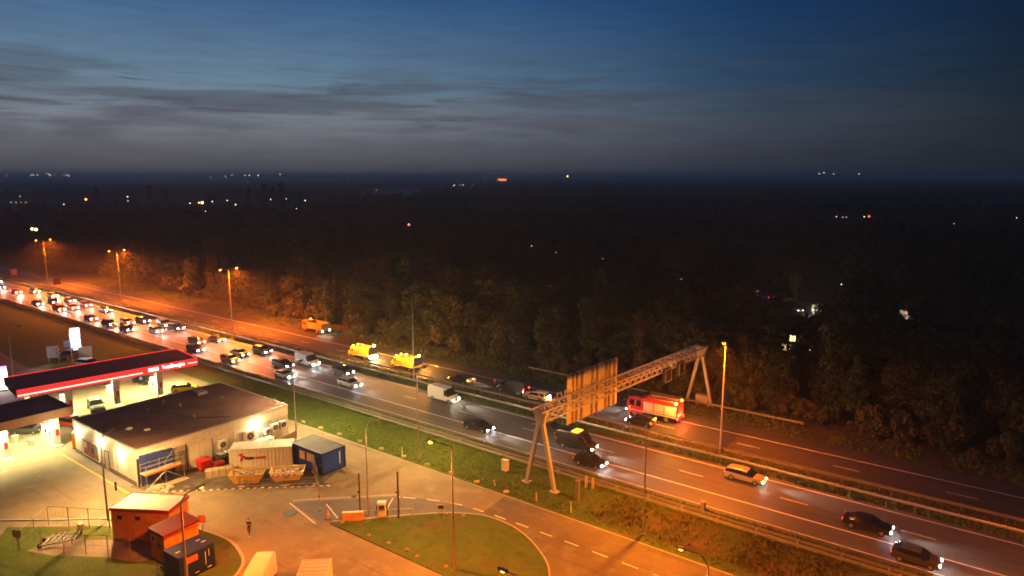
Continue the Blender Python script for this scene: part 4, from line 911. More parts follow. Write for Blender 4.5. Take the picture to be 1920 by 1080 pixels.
# cooling units
def ac(label, y, z, w, h, d=.5, fans=1, g='air conditioning units on the shop wall'):
    t = thing('air_conditioner', label, 'air conditioner', (X1+.10, y, z), 0, g)
    MB().box(0, d, -w/2, w/2, 0, h).build('casing', M['white'], t, bevel=.03)
    for k in range(fans):
        yy = (k-(fans-1)/2)*w/max(fans, 1); r = min(h*.36, w*.36/fans)
        fg = MB().cyl((d, yy, h*.5), (d+.02, yy, h*.5), r, n=16).build('fan_grille', M['dark'], t)
        MB().cyl((d+.02, yy, h*.5), (d+.035, yy, h*.5), r*.3, n=8).build('fan_hub', M['galv'], fg)
        for j in range(4): bar((d+.03, yy, h*.5), (d+.03, yy+r*math.cos(j*1.57+.4), h*.5+r*math.sin(j*1.57+.4)), .02, 'fan_blade', M['galv_dull'], fg)
    for s in (-1, 1): bar((0, s*w*.35, 0), (d*.9, s*w*.35, -.02), .03, 'bracket', M['galv_dull'], t)
ac('small cooling unit farthest left on the yard wall', 44.6, 1.55, 1.05, 1.15)
ac('largest cooling unit, left of the lit wall flood light', 48.4, 1.45, 1.45, 1.35, .6)
ac('smallest cooling unit right below the lit wall flood light', 51.1, 1.5, .85, .85)
ac('middle one of the three cooling units right of the wall flood light', 52.25, 1.65, 1.05, 1.0)
ac('cooling unit nearest the rear corner of the shop', 53.55, 1.68, 1.0, 1.0)
t = thing('condenser_rack', 'long dark rack topped with pale panels along the shop wall', 'equipment rack', (-79.55, 47.2, .07))
for x in (-.6, .6): bar((x, -4, 1.35), (x, 4, 1.35), .05, 'rail', M['dark'], t)
for k in range(9): 
    for x in (-.6, .6): bar((x, -4+k, 0), (x, -4+k, 1.8 if k % 3 == 1 else 1.35), .045, 'post', M['dark'], t)
    bar((-.6, -4+k, 1.35), (.6, -4+k, 1.35), .045, 'cross_rail', M['dark'], t)
for k in range(8): MB().box(-.52, .52, -3.9+k, -3.1+k, 1.30, 1.37).build('panel', M['white'] if k not in (0,) else M['panel_grey'], t)
MB().box(-.5, .5, -3.8, 3.8, .1, 1.05).build('cooling_block', mat('rack_dark', (.06, .055, .05), .7), t)
# main canopy
ca = thing('canopy', 'long red-edged filling station canopy with lit white lettering', 'canopy', (-117.2, 46.1, 0), -R(7.3))
CL, CD, CT, CB = 25.2/2, 9.2/2, 5.65, 4.55
MB().box(-CD+.05, CD-.05, -CL+.05, CL-.05, CB+.1, CT).build('deck', M['white'], ca)
MB().box(-CD+.1, CD-.1, -CL+.1, CL-.1, CT, CT+.02).build('roof', M['canopy_roof'], ca)
fr = mat('fascia_red', (.60, .02, .015), .35, var=.05)
b = MB(); b.box(CD-.05, CD+.06, -CL-.06, CL+.06, CB, CT+.1).box(-CD-.06, -CD+.05, -CL-.06, CL+.06, CB, CT+.1).box(-CD+.05, CD-.05, CL-.05, CL+.06, CB, CT+.1); b.build('fascia', emis('fascia_lit', (1, .03, .02), 1.3, True), ca)
ca_f = [c for c in kids(ca) if c.name.startswith('fascia')][0]; ca_f.data.materials[0].node_tree.nodes['Principled BSDF'].inputs['Base Color'].default_value = (.55, .02, .015, 1)
MB().box(-CD+.05, CD-.05, -CL-.06, -CL+.05, CB, CT+.1).build('end_fascia', mat('fascia_brown', (.38, .12, .07), .5), ca)
MB().box(CD+.06, CD+.12, -CL, CL-8.6, CB+.25, CB+.45).build('light_strip', emis('strip_lit', (1, .52, .45), 2.2, True), ca)
MB().box(CD+.06, CD+.12, CL-1.55, CL-.1, CB+.45, CB+.62).build('light_strip', emis('strip_lit', (1, .52, .45), 2.2, True), ca)
MB().box(CD+.06, CD+.16, CL-7.7, CL-6.2, CB+.35, CB+.85).build('logo_panel', emis('logo_lit', (.85, .88, 1), 3.5), ca)
text('TotalEnergies', .86, emis('letters_lit', (1, .92, .90), 3.0), ca, (CD+.08, CL-3.85, (CB+CT)/2+.08), (R(90), 0, R(90)), bold=.004, depth=.03).scale = (.76, 1, 1)
for k, (yy, nn) in enumerate(((-10.3, 0), (-5.95, 1), (.6, 2), (7.1, 3))):
    for xx in (CD-2.3,) if nn else (CD-2.3, -CD+2.0):
        cl_ = MB().box(xx-.32, xx+.32, yy-.45, yy+.45, .15, CB+.1).build('column', M['white'], ca)
        if nn:
            MB().box(xx+.32, xx+.35, yy-.05, yy+.35, 1.3, 2.2).build('red_panel', M['red'], cl_)
            MB().box(xx+.321, xx+.34, yy-.35, yy-.1, .4, 1.2).build('notice', M['panel_grey'], cl_)
for i in range(2):
    for j in range(5):
        px_, py_ = -2.2+4.2*i, -10.0+5.0*j
        MB().box(px_-.4, px_+.4, py_-.4, py_+.4, CB+.06, CB+.099).build('soffit_light', emis('soffit_lit', (1, .95, .75), 12), ca)
        lamp('SPOT', (px_, py_, CB-.02), 5600, STATION, ca, (px_+.01, py_, 0), 150, .5, .4)
def pump(label, loc, rz, lit=True, g='fuel pumps'):
    t = thing('fuel_pump', label, 'fuel pump', loc, rz, g)
    MB().box(-.32, .32, -.5, .5, .0, 1.55).build('cabinet', M['white'], t, bevel=.03)
    MB().box(-.26, .26, -.42, .42, 1.55, 2.15).build('head', emis('pump_head_lit', (1, .97, .85), 1.2), t)
    for s in (-1, 1):
        MB().box(s*.32-.015, s*.32+.015, -.36, .36, 1.0, 1.45).build('display', M['dark'], t)
        for k in range(3): MB().path([(s*.36, -.3+k*.3, .95), (s*.46, -.3+k*.3, .6), (s*.42, -.28+k*.3, .2), (s*.34, -.3+k*.3, .45)], [.025]*4, 5).build('hose', M['black'], t)
    MB().box(-.34, .34, -.52, .52, 2.15, 2.3).build('cap', M['white'], t)
    return t
def isl(label, x, y, rz, L=6.5):
    t = thing('pump_island', label, 'pump island', (x, y, 0), rz, 'pump islands')
    pts = [(L/2*c1+.6*math.cos(a), .6*math.sin(a)) for c1, a in [(1, -1.4), (1, -.6), (1, 0), (1, .6), (1, 1.4), (-1, 1.75), (-1, 2.5), (-1, 3.14), (-1, 3.8), (-1, 4.5)]]
    MB().prism(pts, 0, .16).build('plinth', M['kerb'], t)
    bar((-L/2, -.3, .15), (-L/2, -.3, 1.0), .05, 'guard_post', M['yellow_paint'], t); bar((-L/2, .3, .15), (-L/2, .3, 1.0), .05, 'guard_post', M['yellow_paint'], t)
ca.rotation_euler.z = -R(7.3); cm = Matrix.Translation(ca.location) @ Matrix.Rotation(-R(7.3), 4, 'Z')
for k, yy in enumerate((-5.95, .6, 7.1)):
    v = cm @ Vector((CD-3.4, yy, 0)); isl(['pump island behind the grey-green car', 'middle pump island of the red canopy', 'pump island beside the small yellow car'][k], v.x, v.y, -R(7.3))
    for q, xx in enumerate((CD-3.5, CD-5.2)):
        v = cm @ Vector((xx, yy, .16)); pump(['front', 'rear'][q]+' pump '+['by the grey-green off-road car', 'in the middle of the red canopy', 'by the small yellow car'][k], v, -R(7.3))
    v = cm @ Vector((CD-6.2, yy-.2, .16)); bt = thing('waste_bin', 'yellow-green bin on the pump island '+['by the grey-green car', 'in the middle of the red canopy', 'by the yellow car'][k], 'bin', v, 0, 'forecourt bins')
    MB().cyl((0, 0, 0), (0, 0, 1.25), .3, n=10).build('bin_body', mat('bin_yellow', (.65, .60, .16), .5), bt); MB().cyl((0, 0, 1.25), (0, 0, 1.45), .33, .2, 10).build('lid', mat('bin_yellow', (.65, .60, .16), .5), bt)
# second canopy, brown fascia
cb = thing('canopy', 'filling station canopy with unlit brown edge at the left border', 'canopy', (-105.0, 25.2, 0))
MB().box(-4.1, 4.1, -9.8, 9.8, 4.55, 5.5).build('deck', M['white'], cb)
b = MB(); b.box(4.1, 4.2, -9.9, 9.9, 4.45, 5.62).box(-4.2, -4.1, -9.9, 9.9, 4.45, 5.62).box(-4.1, 4.1, 9.8, 9.9, 4.45, 5.62).box(-4.1, 4.1, -9.9, -9.8, 4.45, 5.62); b.build('fascia', mat('fascia_tan', (.42, .22, .12), .5), cb)
MB().box(-4.08, 4.08, -9.78, 9.78, 5.5, 5.53).build('roof', M['canopy_roof'], cb)
for yy in (8.5, 2.6, -4):
    cl_ = MB().box(1.1, 1.8, yy-.45, yy+.45, .15, 4.55).build('column', M['white'], cb); MB().box(1.8, 1.83, yy-.05, yy+.35, 1.3, 2.2).build('red_panel', M['red'], cl_)
for j in range(4):
    for i in range(2):
        px_, py_ = -1.8+4*i, -7.2+4.8*j
        MB().box(px_-.4, px_+.4, py_-.4, py_+.4, 4.50, 4.549).build('soffit_light', emis('soffit_lit', (1, .95, .75), 12), cb); lamp('SPOT', (px_, py_, 4.42), 5600, STATION, cb, (px_+.01, py_, 0), 150, .5, .4)
for k, yy in enumerate((8.5, 2.6)):
    isl(['pump island next to the orange toilets', 'pump island at the left border of the photo'][k], -105.3, 25.2+yy, 0, 5.5)
    for q, xx in enumerate((-105.0, -106.6)): pump(['front', 'rear'][q]+' pump '+['next to the orange toilets', 'at the left border under the brown canopy'][k], (xx, 25.2+yy, .16), 0)
    t = thing('pump_topper', ['red sign box on the rear pump next to the orange toilets', 'red sign box on the rear pump at the left border'][k], 'sign', (-106.6, 25.2+yy, 2.46)); MB().box(-.35, .35, -.5, .5, 0, .45).build('box', M['red'], t, bevel=.03); MB().box(.351, .36, -.4, .4, .1, .35).build('face', M['white'], t)
for k, (x, y) in enumerate([(-108.2, 31.6), (-105.6, 32.6)]):
    t = thing('service_bin', ['grey service bin under the brown canopy, farther one', 'round grey bin under the brown canopy, nearer one'][k], 'bin', (x-.5, y-1.0, .02)); MB().cyl((0, 0, 0), (0, 0, 1.0-.2*k), .42, .45, 10).build('bin_body', M['panel_grey'], t); MB().cyl((0, 0, 1.0-.2*k), (0, 0, 1.1-.2*k), .46, .3, 10).build('lid', M['galv_dull'], t)
# orange portable toilets
for k in range(3):
    t = thing('portable_toilet', 'orange portable toilet, %s of three beside the shop' % ['left', 'middle', 'right'][k], 'portable toilet', (-102.4+1.12*k, 36.4-.65*k+.0, .02), R(-28), 'orange portable toilets')
    MB().box(-.55, .55, -.55, .55, .1, 2.15).build('cabin', M['orange_plastic'], t, bevel=.04); MB().box(-.55, .55, -.55, .55, 2.15, 2.35, top=(.2, .2)).build('roof', M['white'], t)
    d = MB().box(-.42, .42, -.57, -.551, .15, 2.0).build('door', M['orange_plastic'], t); MB().box(-.2, .2, -.585, -.571, 1.45, 1.85).build('notice', M['white'], d); MB().box(-.58, .58, -.58, .58, 0, .1).build('base', M['black'], t)
# price sign, signs
t = thing('price_sign', 'tall lit white price sign on a mast above the parked cars', 'sign', (-148.5, 53.2, 0), R(-25))
for y in (-.75,): MB().box(-.12, .12, y-.1, y+.1, 0, 6.6).build('mast', M['white'], t)
t.scale = (1, .78, .97)
lit = emis('price_lit', (.80, .84, 1), 1.7)
MB().box(-.15, .15, -.6, 1.4, 4.9, 6.9).build('panel', lit, t); MB().box(-.15, .15, -.6, 1.4, 3.85, 4.75).build('panel', lit, t); MB().box(-.15, .15, -.6, 1.4, 2.9, 3.7).build('panel', emis('price_lit_low', (.7, .85, .95), 4), t)
MB().box(-.15, .15, -.3, 1.4, 2.35, 2.75).build('panel', lit, t); MB().box(.155, .17, -.2, 1.0, 3.2, 3.4).build('digit_bar', M['dark'], t); MB().box(.155, .17, -.2, 1.0, 4.1, 4.35).build('digit_bar', M['blue'], t); MB().box(-.06, .06, -2.3, -.85, 3.0, 4.4).build('side_panel', mat('sign_back', (.16, .16, .2), .5), t)
lamp('POINT', (.9, .4, 5.4), 350, (.75, .82, 1), t, size=.6)
t = thing('notice_board', 'white notice board on two posts in the grass by the entrance', 'sign', (-150.8, 50.2, 0), R(-30)); MB().box(-.06, .06, -1.0, 1.0, 1.0, 3.3).build('board', M['white'], t)
for y in (-.8, .8): bar((0, y, 0), (0, y, 1.1), .05, 'post', M['galv'], t)
t = thing('road_sign', 'round traffic signs seen on a post beside the white notice board', 'road sign', (-149.2, 50.6, 0), R(-30)); bar((0, 0, 0), (0, 0, 3.2), .05, 'post', M['galv'], t)
for z in (2.8, 2.05): MB().cyl((.06, 0, z), (.09, 0, z), .36, n=14).build('sign_plate', M['red'], t); MB().cyl((.09, 0, z), (.10, 0, z), .25, n=14).build('sign_face', M['white'], t)
t = thing('notice_board', 'white board with grey print below the price sign', 'sign', (-146.6, 54.3, 0), R(-30)); MB().box(-.06, .06, -1.15, 1.15, .6, 3.0).build('board', M['white'], t); MB().box(.061, .07, -.7, .7, .75, 1.1).build('print', M['panel_grey'], t)
for y in (-.9, .9): bar((0, y, 0), (0, y, .7), .05, 'post', M['galv'], t)
t = thing('lit_column', 'lit white and magenta sign column at the left border behind the canopy', 'sign', (-137.4, 37.8, 0), R(-30)); MB().box(-.35, .35, -.7, .7, .3, 3.6).build('column_body', emis('column_lit', (1, .9, 1), 6), t); MB().box(-.36, .36, -.71, .71, 3.6, 4.2).build('column_top', emis('column_magenta', (1, .2, .5), 3), t); MB().box(-.3, .3, -.6, .6, 0, .3).build('base', M['dark'], t)
lamp('POINT', (1.2, 0, 2.5), 300, (1, .85, .95), t, size=.5)

# ================================================================== YARD
RZ = R(47)
t = thing('storage_container', 'cream corrugated storage container with red emblem and lettering', 'container', (-75.05, 46.75, .07), RZ)
LX, LY, HZ = 3.65, 1.3, 2.75
MB().box(-LX+.04, LX-.04, -LY+.04, LY-.04, .1, HZ-.05).build('body', M['ivory'], t)
rib = MB().box(-.13, .13, -.055, .055, .16, HZ-.08, top=(.015, .01)).mesh('rib', M['ivory'])
for i in range(16):
    x = -LX+.28+i*(2*LX-.56)/15
    link('rib', rib, t, (x, -LY+.03, 0)); link('rib', rib, t, (x, LY-.03, 0))
rr = MB().box(-.12, .12, -LY+.08, LY-.08, 0, .07).mesh('roof_rib', M['ivory'])
for i in range(16): link('roof_rib', rr, t, (-LX+.28+i*(2*LX-.56)/15, 0, HZ-.049))
f = MB()
for sx in (-1, 1):
    for sy in (-1, 1): f.box(sx*LX-.07, sx*LX+.07, sy*LY-.07, sy*LY+.07, 0, HZ)
for sy in (-1, 1): f.box(-LX+.07, LX-.07, sy*LY-.055, sy*LY+.055, HZ-.1, HZ-.002).box(-LX+.07, LX-.07, sy*LY-.055, sy*LY+.055, 0, .14)
for sx in (-1, 1): f.box(sx*LX-.055, sx*LX+.055, -LY+.07, LY-.07, HZ-.1, HZ-.002).box(sx*LX-.055, sx*LX+.055, -LY+.07, LY-.07, 0, .14)
f.build('frame', M['ivory'], t)
logo = MB()
for x, z, w, h in [(0, .62, .36, .22), (.36, .74, .14, .10), (.05, .5, .16, .14), (.34, .32, .34, .22), (.62, .42, .12, .10), (.3, .16, .2, .16), (.08, -.02, .30, .2), (.05, -.16, .12, .14), (.3, -.14, .12, .12)]:
    logo.box(-2.55+x, -2.55+x+w, -LY-.10, -LY-.065, 1.35+z, 1.35+z+h)
logo.build('emblem', M['red'], t)
text('KLEIN', .42, M['dark'], t, (-1.30, -LY-.075, 1.52), (R(90), 0, 0), bold=.018); text('UNITS', .42, M['red'], t, (.0, -LY-.075, 1.52), (R(90), 0, 0), bold=.018)
d = MB().box(LX+.0, LX+.9, LY-.02, LY+.04, .1, HZ-.1).build('door', M['ivory'], t); bar((LX+.45, LY-.05, .2), (LX+.45, LY-.05, HZ-.2), .025, 'lock_bar', M['galv'], d)
# blue site office
t = thing('site_office', 'dark blue site office cabin with boarded windows', 'cabin', (-69.3, 51.9, .07), R(2))
ox, oy, oz = 3.05, 1.7, 2.75
t.location = (-69.6, 51.0, .07); t.rotation_euler.z = R(0)
MB().box(-ox, ox, -oy, oy, .12, oz-.12).build('body', M['blue'], t)
f = MB()
for sx in (-1, 1):
    for sy in (-1, 1): f.box(sx*ox-.09, sx*ox+.09, sy*oy-.09, sy*oy+.09, 0, oz)
for sy in (-1, 1): f.box(-ox+.09, ox-.09, sy*oy-.08, sy*oy+.08, oz-.2, oz-.002).box(-ox+.09, ox-.09, sy*oy-.08, sy*oy+.08, 0, .16)
for sx in (-1, 1): f.box(sx*ox-.08, sx*ox+.08, -oy+.09, oy-.09, oz-.2, oz-.002).box(sx*ox-.08, sx*ox+.08, -oy+.09, oy-.09, 0, .16)
f.build('frame', M['navy'], t); MB().box(-ox+.1, ox-.1, -oy+.1, oy-.1, oz-.12, oz-.03).build('roof', M['bluegrey'], t)
for x0, x1 in ((-1.4, -.3), (.05, 1.6)):
    w_ = MB().box(x0, x1, -oy-.03, -oy+.005, 1.15, 2.25).build('window', mat('lit_board', (.70, .48, .30), .7), t); MB().box(x0-.07, x0, -oy-.05, -oy, 1.08, 2.32).box(x1, x1+.07, -oy-.05, -oy, 1.08, 2.32).box(x0, x1, -oy-.05, -oy, 2.25, 2.32).box(x0, x1, -oy-.05, -oy, 1.08, 1.15).build('window_frame', M['navy'], w_)
d = MB().box(1.95, 2.8, -oy-.03, -oy+.005, .18, 2.3).build('door', M['navy'], t); MB().box(2.68, 2.74, -oy-.06, -oy-.031, 1.1, 1.3).build('handle', M['galv'], d)
MB().box(ox+.0, ox+.015, .9, 1.0, .7, 2.2).build('white_strip', M['white'], t)
for y in (-1.2, -.6, 0, .6, 1.3): MB().box(ox, ox+.02, y-.03, y+.03, .17, oz-.21).build('rib', M['blue'], t)
# skips
def skip(label, x, y, rz, L, clean):
    t = thing('rubble_skip', label, 'skip', (x, y, .07), rz, 'yellow skips')
    b = MB(); top = [(-L/2, -.95), (L/2, -.95), (L/2, .95), (-L/2, .95)]; bot = [(-L/2+.62, -.85), (L/2-.55, -.85), (L/2-.55, .85), (-L/2+.62, .85)]
    vs = [(x_, y_, 0.06) for x_, y_ in bot]+[(x_, y_, 1.15) for x_, y_ in top]+[(x_*.96, y_*.93, 1.15) for x_, y_ in top]+[(x_*.93, y_*.9, .3) for x_, y_ in bot]
    fs = [(0, 3, 2, 1)]+[(i, (i+1) % 4, 4+(i+1) % 4, 4+i) for i in range(4)]+[(4+i, 4+(i+1) % 4, 8+(i+1) % 4, 8+i) for i in range(4)]+[(8+i, 8+(i+1) % 4, 12+(i+1) % 4, 12+i) for i in range(4)]+[(12, 13, 14, 15)]
    b.add(vs, fs); b.build('tub', M['skip'] if not clean else M['hi_yellow'], t)
    f = MB(); f.box(-L/2-.05, L/2+.05, -1.0, -.93, 1.1, 1.2).box(-L/2-.05, L/2+.05, .93, 1.0, 1.1, 1.2).box(-L/2-.05, -L/2+.05, -.93, .93, 1.1, 1.2).box(L/2-.05, L/2+.05, -.93, .93, 1.1, 1.2); f.build('rim', M['skip'] if not clean else M['white'], t)
    for k in range(4): MB().box(-.95+k*.62, -.87+k*.62, -1.0, -.93, .1, 1.1).build('stiffener', M['skip'] if not clean else M['hi_yellow'], t)
    MB().add([(-.28, -.965, .35), (.28, -.965, .35), (.28, -.965, .75), (-.28, -.965, .75)], [(0, 1, 2, 3)]).build('round_logo', mat('skip_green', (.20, .30, .03), .6), t)
    if clean:
        MB().box(-L/2+.1, L/2-.05, -1.02, -1.0, .74, 1.18).build('white_band', M['white'], t)
        for k in range(5): MB().box(-L/2+.25+k*.62, -L/2+.52+k*.62, -1.035, -1.021, .72, .92).build('red_square', M['red'], t)
    return t
def heap(name, label, x, y, z, rz, sx, sy, n, m, par_kind, r0=.1, r1=.28):
    b = MB()
    for _ in range(n):
        px_, py_ = random.uniform(-sx, sx), random.uniform(-sy, sy); hz = .32*(1-(px_/sx)**2)*(1-(py_/sy)**2)
        r = random.uniform(r0, r1); a = random.uniform(0, 3); c, s = math.cos(a)*r, math.sin(a)*r; zz = hz+random.uniform(-.05, .1); h = r*random.uniform(.3, .9)
        b.prism([(px_+c, py_+s), (px_-s*.8, py_+c*.8), (px_-c, py_-s), (px_+s*.8, py_-c*.8)], zz-h, zz+h*.4)
    return tag(b.build(name, m, None, loc=(x, y, z), rot=rz), label, None, None, 'stuff')
skip('rusty yellow skip full of pale rubble in front of the cream container', -72.35, 42.9, R(45), 3.9, False)
skip('clean yellow and white skip with a row of red squares', -69.25, 46.3, R(47), 3.9, True)
heap('rubble', 'pale rubble heaped in the rusty skip', -72.35, 42.9, .85, R(45), 1.75, .8, 220, M['rubble'], None)
heap('rubble', 'mixed waste in the clean skip', -69.25, 46.3, .8, R(47), 1.7, .8, 90, mat('waste', (.42, .36, .22), .8, var=.5), None, .12, .35)
# flat box of boards beside the skip
t = thing('packing_crate', 'long pale packing crate lying left of the cream container', 'crate', (-76.3, 41.6, .07), R(62)); MB().box(-1.6, 1.6, -.5, .5, .12, 1.0).build('crate_body', mat('crate_wood', (.50, .44, .28), .7), t, bevel=.02)
for k in range(5): MB().box(-1.6+k*.75, -1.48+k*.75, -.54, .54, .1, 1.04).build('batten', M['timber'], t)
for k in range(6): MB().box(-1.58, 1.58, -.5+k*.17, -.36+k*.17, 1.0, 1.03).build('board', mat('crate_board', (.55, .48, .30), .7), t)
MB().box(-1.5, 1.5, -.45, -.3, 0, .1).box(-1.5, 1.5, .3, .45, 0, .1).build('skid', M['timber'], t)
# wheelie bins
def bin_(label, x, y, rz, m, w=1.3, d=1.05, h=1.35):
    t = thing('waste_container', label, 'waste container', (x, y, .07), rz, 'waste containers by the shop wall'); b = MB()
    vs = [(-w*.42, -d*.40, .18), (w*.42, -d*.40, .18), (w*.42, d*.40, .18), (-w*.42, d*.40, .18), (-w/2, -d/2, h-.2), (w/2, -d/2, h-.2), (w/2, d/2, h-.2), (-w/2, d/2, h-.2)]
    b.add(vs, [(0, 3, 2, 1), (4, 5, 6, 7), (0, 1, 5, 4), (1, 2, 6, 5), (2, 3, 7, 6), (3, 0, 4, 7)]).build('tub', m, t)
    MB().box(-w/2-.05, w/2+.05, -d/2-.05, d/2+.05, h-.199, h, top=(.1, .25)).build('lid', m, t)
    for sx in (-1, 1):
        for sy in (-1, 1): MB().cyl((sx*w*.34-.04, sy*d*.3, .1), (sx*w*.34+.04, sy*d*.3, .1), .1, n=10).build('castor', M['tyre'], t)
    for k in range(3): MB().box(-w*.3+k*w*.3-.03, -w*.3+k*w*.3+.03, -d/2-.0, -d/2+.03, .4, h-.25).build('rib', m, t)
bin_('bright red waste container beside the shop door', -79.6, 41.5, R(90), M['red'], 1.5, 1.2, 1.5)
bin_('dark waste container right of the red one', -79.3, 43.3, R(95), M['black'])
bin_('dark red waste container in front of the dark rack', -78.2, 42.7, R(80), M['maroon'], 1.1, .9, 1.1)
t = thing('traffic_cone', 'small red and white cone before the dark waste containers', 'traffic cone', (-78.0, 41.9, .07)); MB().cyl((0, 0, .03), (0, 0, .7), .16, .04, 10).build('cone', M['red'], t); MB().box(-.2, .2, -.2, .2, 0, .03).build('base', M['black'], t); MB().cyl((0, 0, .4), (0, 0, .6), .10, .068, 10).build('band', M['white'], t)
t = thing('bollard', 'short dark post at the end of the yellow kerb by the shop', 'bollard', (-82.4, 32.3, 0)); MB().cyl((0, 0, 0), (0, 0, 1.0), .12, n=10).build('post', M['dark'], t); MB().cyl((0, 0, 1.0), (0, 0, 1.08), .13, .05, 10).build('cap', M['dark'], t)
# mesh fence panels round the yard
def mesh_panel(label, p, q, h=2.0, name='fence_panel', group='mesh fence panels round the yard', m=None, step=.3):
    t = thing(name, label, 'fence', (p[0], p[1], .07), math.atan2(q[1]-p[1], q[0]-p[0]), group); L = math.dist(p, q); m = m or M['galv']
    for x in (0, L): bar((x, 0, 0), (x, 0, h), .03, 'post', m, t)
    for z in (.15, h): bar((0, 0, z), (L, 0, z), .025, 'rail', m, t)
    b = MB(); n = int(L/step)
    for i in range(1, n): x = L*i/n; b.box(x-.006, x+.006, -.006, .006, .15, h)
    for j in range(1, int(h/step)): z = .15+j*step; b.box(0, L, -.006, .006, z-.006, z+.006)
    b.build('mesh', m, t)
    for x in (0, L): MB().box(x-.35, x+.35, -.12, .12, -.0, .13).build('foot', M['conc_block'], t)
mesh_panel('mesh fence panel crossing the yard end, right of the clean skip', (-65.0, 47.4), (-68.4, 49.2))
mesh_panel('mesh fence panel running back toward the blue cabin', (-68.5, 49.3), (-72.6, 50.0))
mesh_panel('mesh fence panel along the kerb before the clean skip', (-65.2, 47.3), (-67.7, 45.0), .9)
mesh_panel('low barrier panel along the kerb before the rusty skip', (-68.0, 44.7), (-71.5, 41.5), .9)
t = thing('garden_wall', 'slanting timber screen between the shop corner and the blue cabin', 'screen', (-78.2, 53.9, .07), R(-72)); 
for k in range(14): MB().box(k*.22, k*.22+.2, -.02, .02, 0, 1.7).build('board', M['timber'], t)
for z in (.4, 1.4): MB().box(0, 3.1, .021, .06, z, z+.08).build('rail', M['timber'], t)
heap('rubble', 'broken slabs and sand heaped at the kerb below the scaffold', -78.6, 35.6, .07, R(40), 1.3, .7, 60, M['rubble'], None, .12, .35)

# ================================================================== PARKING BAY FURNITURE
def post(label, x, y, h, name='camera_post', r=.09, cat='post', m=None):
    t = thing(name, label, cat, (x, y, 0), 0, 'bare posts at the parking bay'); MB().cyl((0, 0, 0), (0, 0, h), r, r*.85, 10).build('post', m or M['bark'], t, smooth=40); MB().cyl((0, 0, h), (0, 0, h+.06), r*1.2, r*.5, 8).build('cap', M['dark'], t); MB().box(-r*2.6, -r, -.12, .12, h*.55, h*.55+.14).build('bracket', M['dark'], t)
post('short wooden post left of the unlit lamp at the parking bay', -55.1, 45.4, 4.8)
post('thick wooden post at the right end of the bay barrier', -51.3, 47.4, 5.3, r=.11)
t = thing('concrete_barrier', 'orange-lit concrete barrier block at the parking bay', 'barrier', (-54.9, 44.3, .1), R(43)); MB().box(-1.15, 1.15, -.3, .3, 0, .85, top=(.05, .12)).build('block', mat('barrier_lamplit', (.55, .28, .12), .8), t, bevel=.03); MB().box(-1.13, 1.13, -.17, .17, .85, .9).build('cap', M['white'], t); MB().box(-1.2, -.9, -.35, .35, 0, .06).box(.9, 1.2, -.35, .35, 0, .06).build('foot', M['dark'], t)  # orange lamplight is put into the concrete colour of the block
t = thing('barrier_rail', 'thin tubular rail along the bay kerb', 'rail', (-54.0, 45.0, .1), R(43)); L = 5.2
for k in range(5): bar((L*k/4, 0, 0), (L*k/4, 0, 1.0), .035, 'post', M['galv'], t)
bar((0, 0, 1.0), (L, 0, 1.0), .035, 'rail', M['galv'], t)
t = thing('air_station', 'white tyre air station on the parking bay kerb', 'air station', (-53.1, 46.7, .1), R(43)); MB().box(-.42, .42, -.32, .32, .12, 1.5).build('housing', M['white'], t, bevel=.05); MB().box(-.45, .45, -.35, .35, 1.5, 1.62).build('cap', M['white'], t); MB().box(-.3, .3, -.345, -.321, .75, 1.35).build('display', M['dark'], t); MB().box(-.5, .5, -.4, .4, 0, .12).build('plinth', M['conc_block'], t)
for s in (-1, 1):
    MB().path([(s*.45, -.1, 1.2), (s*.62, -.2, .8), (s*.66, -.1, .3), (s*.5, 0, .5)], [.04]*4, 6).build('hose', M['black'], t); MB().box(s*.55-.05, s*.55+.05, -.12, .12, .1, 1.25).build('side_post', M['dark'], t)
t = thing('traffic_cone', 'orange marker cone beside the white line of the parking bay', 'traffic cone', (-57.3, 42.9, .02)); MB().cyl((0, 0, .04), (0, 0, 1.0), .16, .05, 10).build('cone', M['orange_plastic'], t); MB().box(-.25, .25, -.25, .25, 0, .04).build('base', M['black'], t); MB().cyl((0, 0, .5), (0, 0, .72), .11, .083, 10).build('band', M['white'], t)
t = thing('flag_stick', 'very thin marker stick at the tip of the parking bay', 'marker stick', (-59.5, 43.5, .02)); bar((0, 0, 0), (0, 0, 3.6), .025, 'stick', M['galv'], t); MB().box(-.12, .12, -.12, .12, 0, .06).build('base', M['dark'], t); MB().box(-.03, .03, -.06, .06, 1.6, 1.75).build('clip', M['dark'], t)
t = thing('small_notice', 'small framed notice on posts at the top of the grass island', 'sign', (-47.5, 49.9, .1), R(40)); MB().box(-.4, .4, -.03, .03, 1.15, 1.75).build('frame', M['conc_block'], t); MB().box(-.3, .3, -.045, -.031, 1.25, 1.65).build('face', M['dark'], t)
for s in (-1, 1): bar((s*.3, 0, 0), (s*.3, 0, 1.2), .035, 'post', M['galv'], t)
for i, (x, y) in enumerate([(-47.9, 51.0), (-46.1, 51.9), (-55.2, 43.1), (-51.0, 43.0), (-48.3, 43.2), (-46.0, 43.4), (-44.3, 43.2), (-41.0, 43.6), (-37.6, 43.2)]):
    b = MB(); b.ball((0, 0, .08), .26, 8, sz=.5); tag(b.build('boulder', mat('field_stone', (.26, .19, .13), .9), None, 50, loc=(x, y, .1), rot=random.random()*3), 'pale boulder on the grass island edge, '+['by the small notice', 'right of the small notice', 'nearest the concrete barrier', 'first along the lower edge after the barrier', 'second along the lower edge', 'third along the lower edge', 'fourth along the lower edge', 'beside the glowing slim lamp', 'last past the glowing slim lamp'][i], 'boulder', 'boulders edging the grass island')
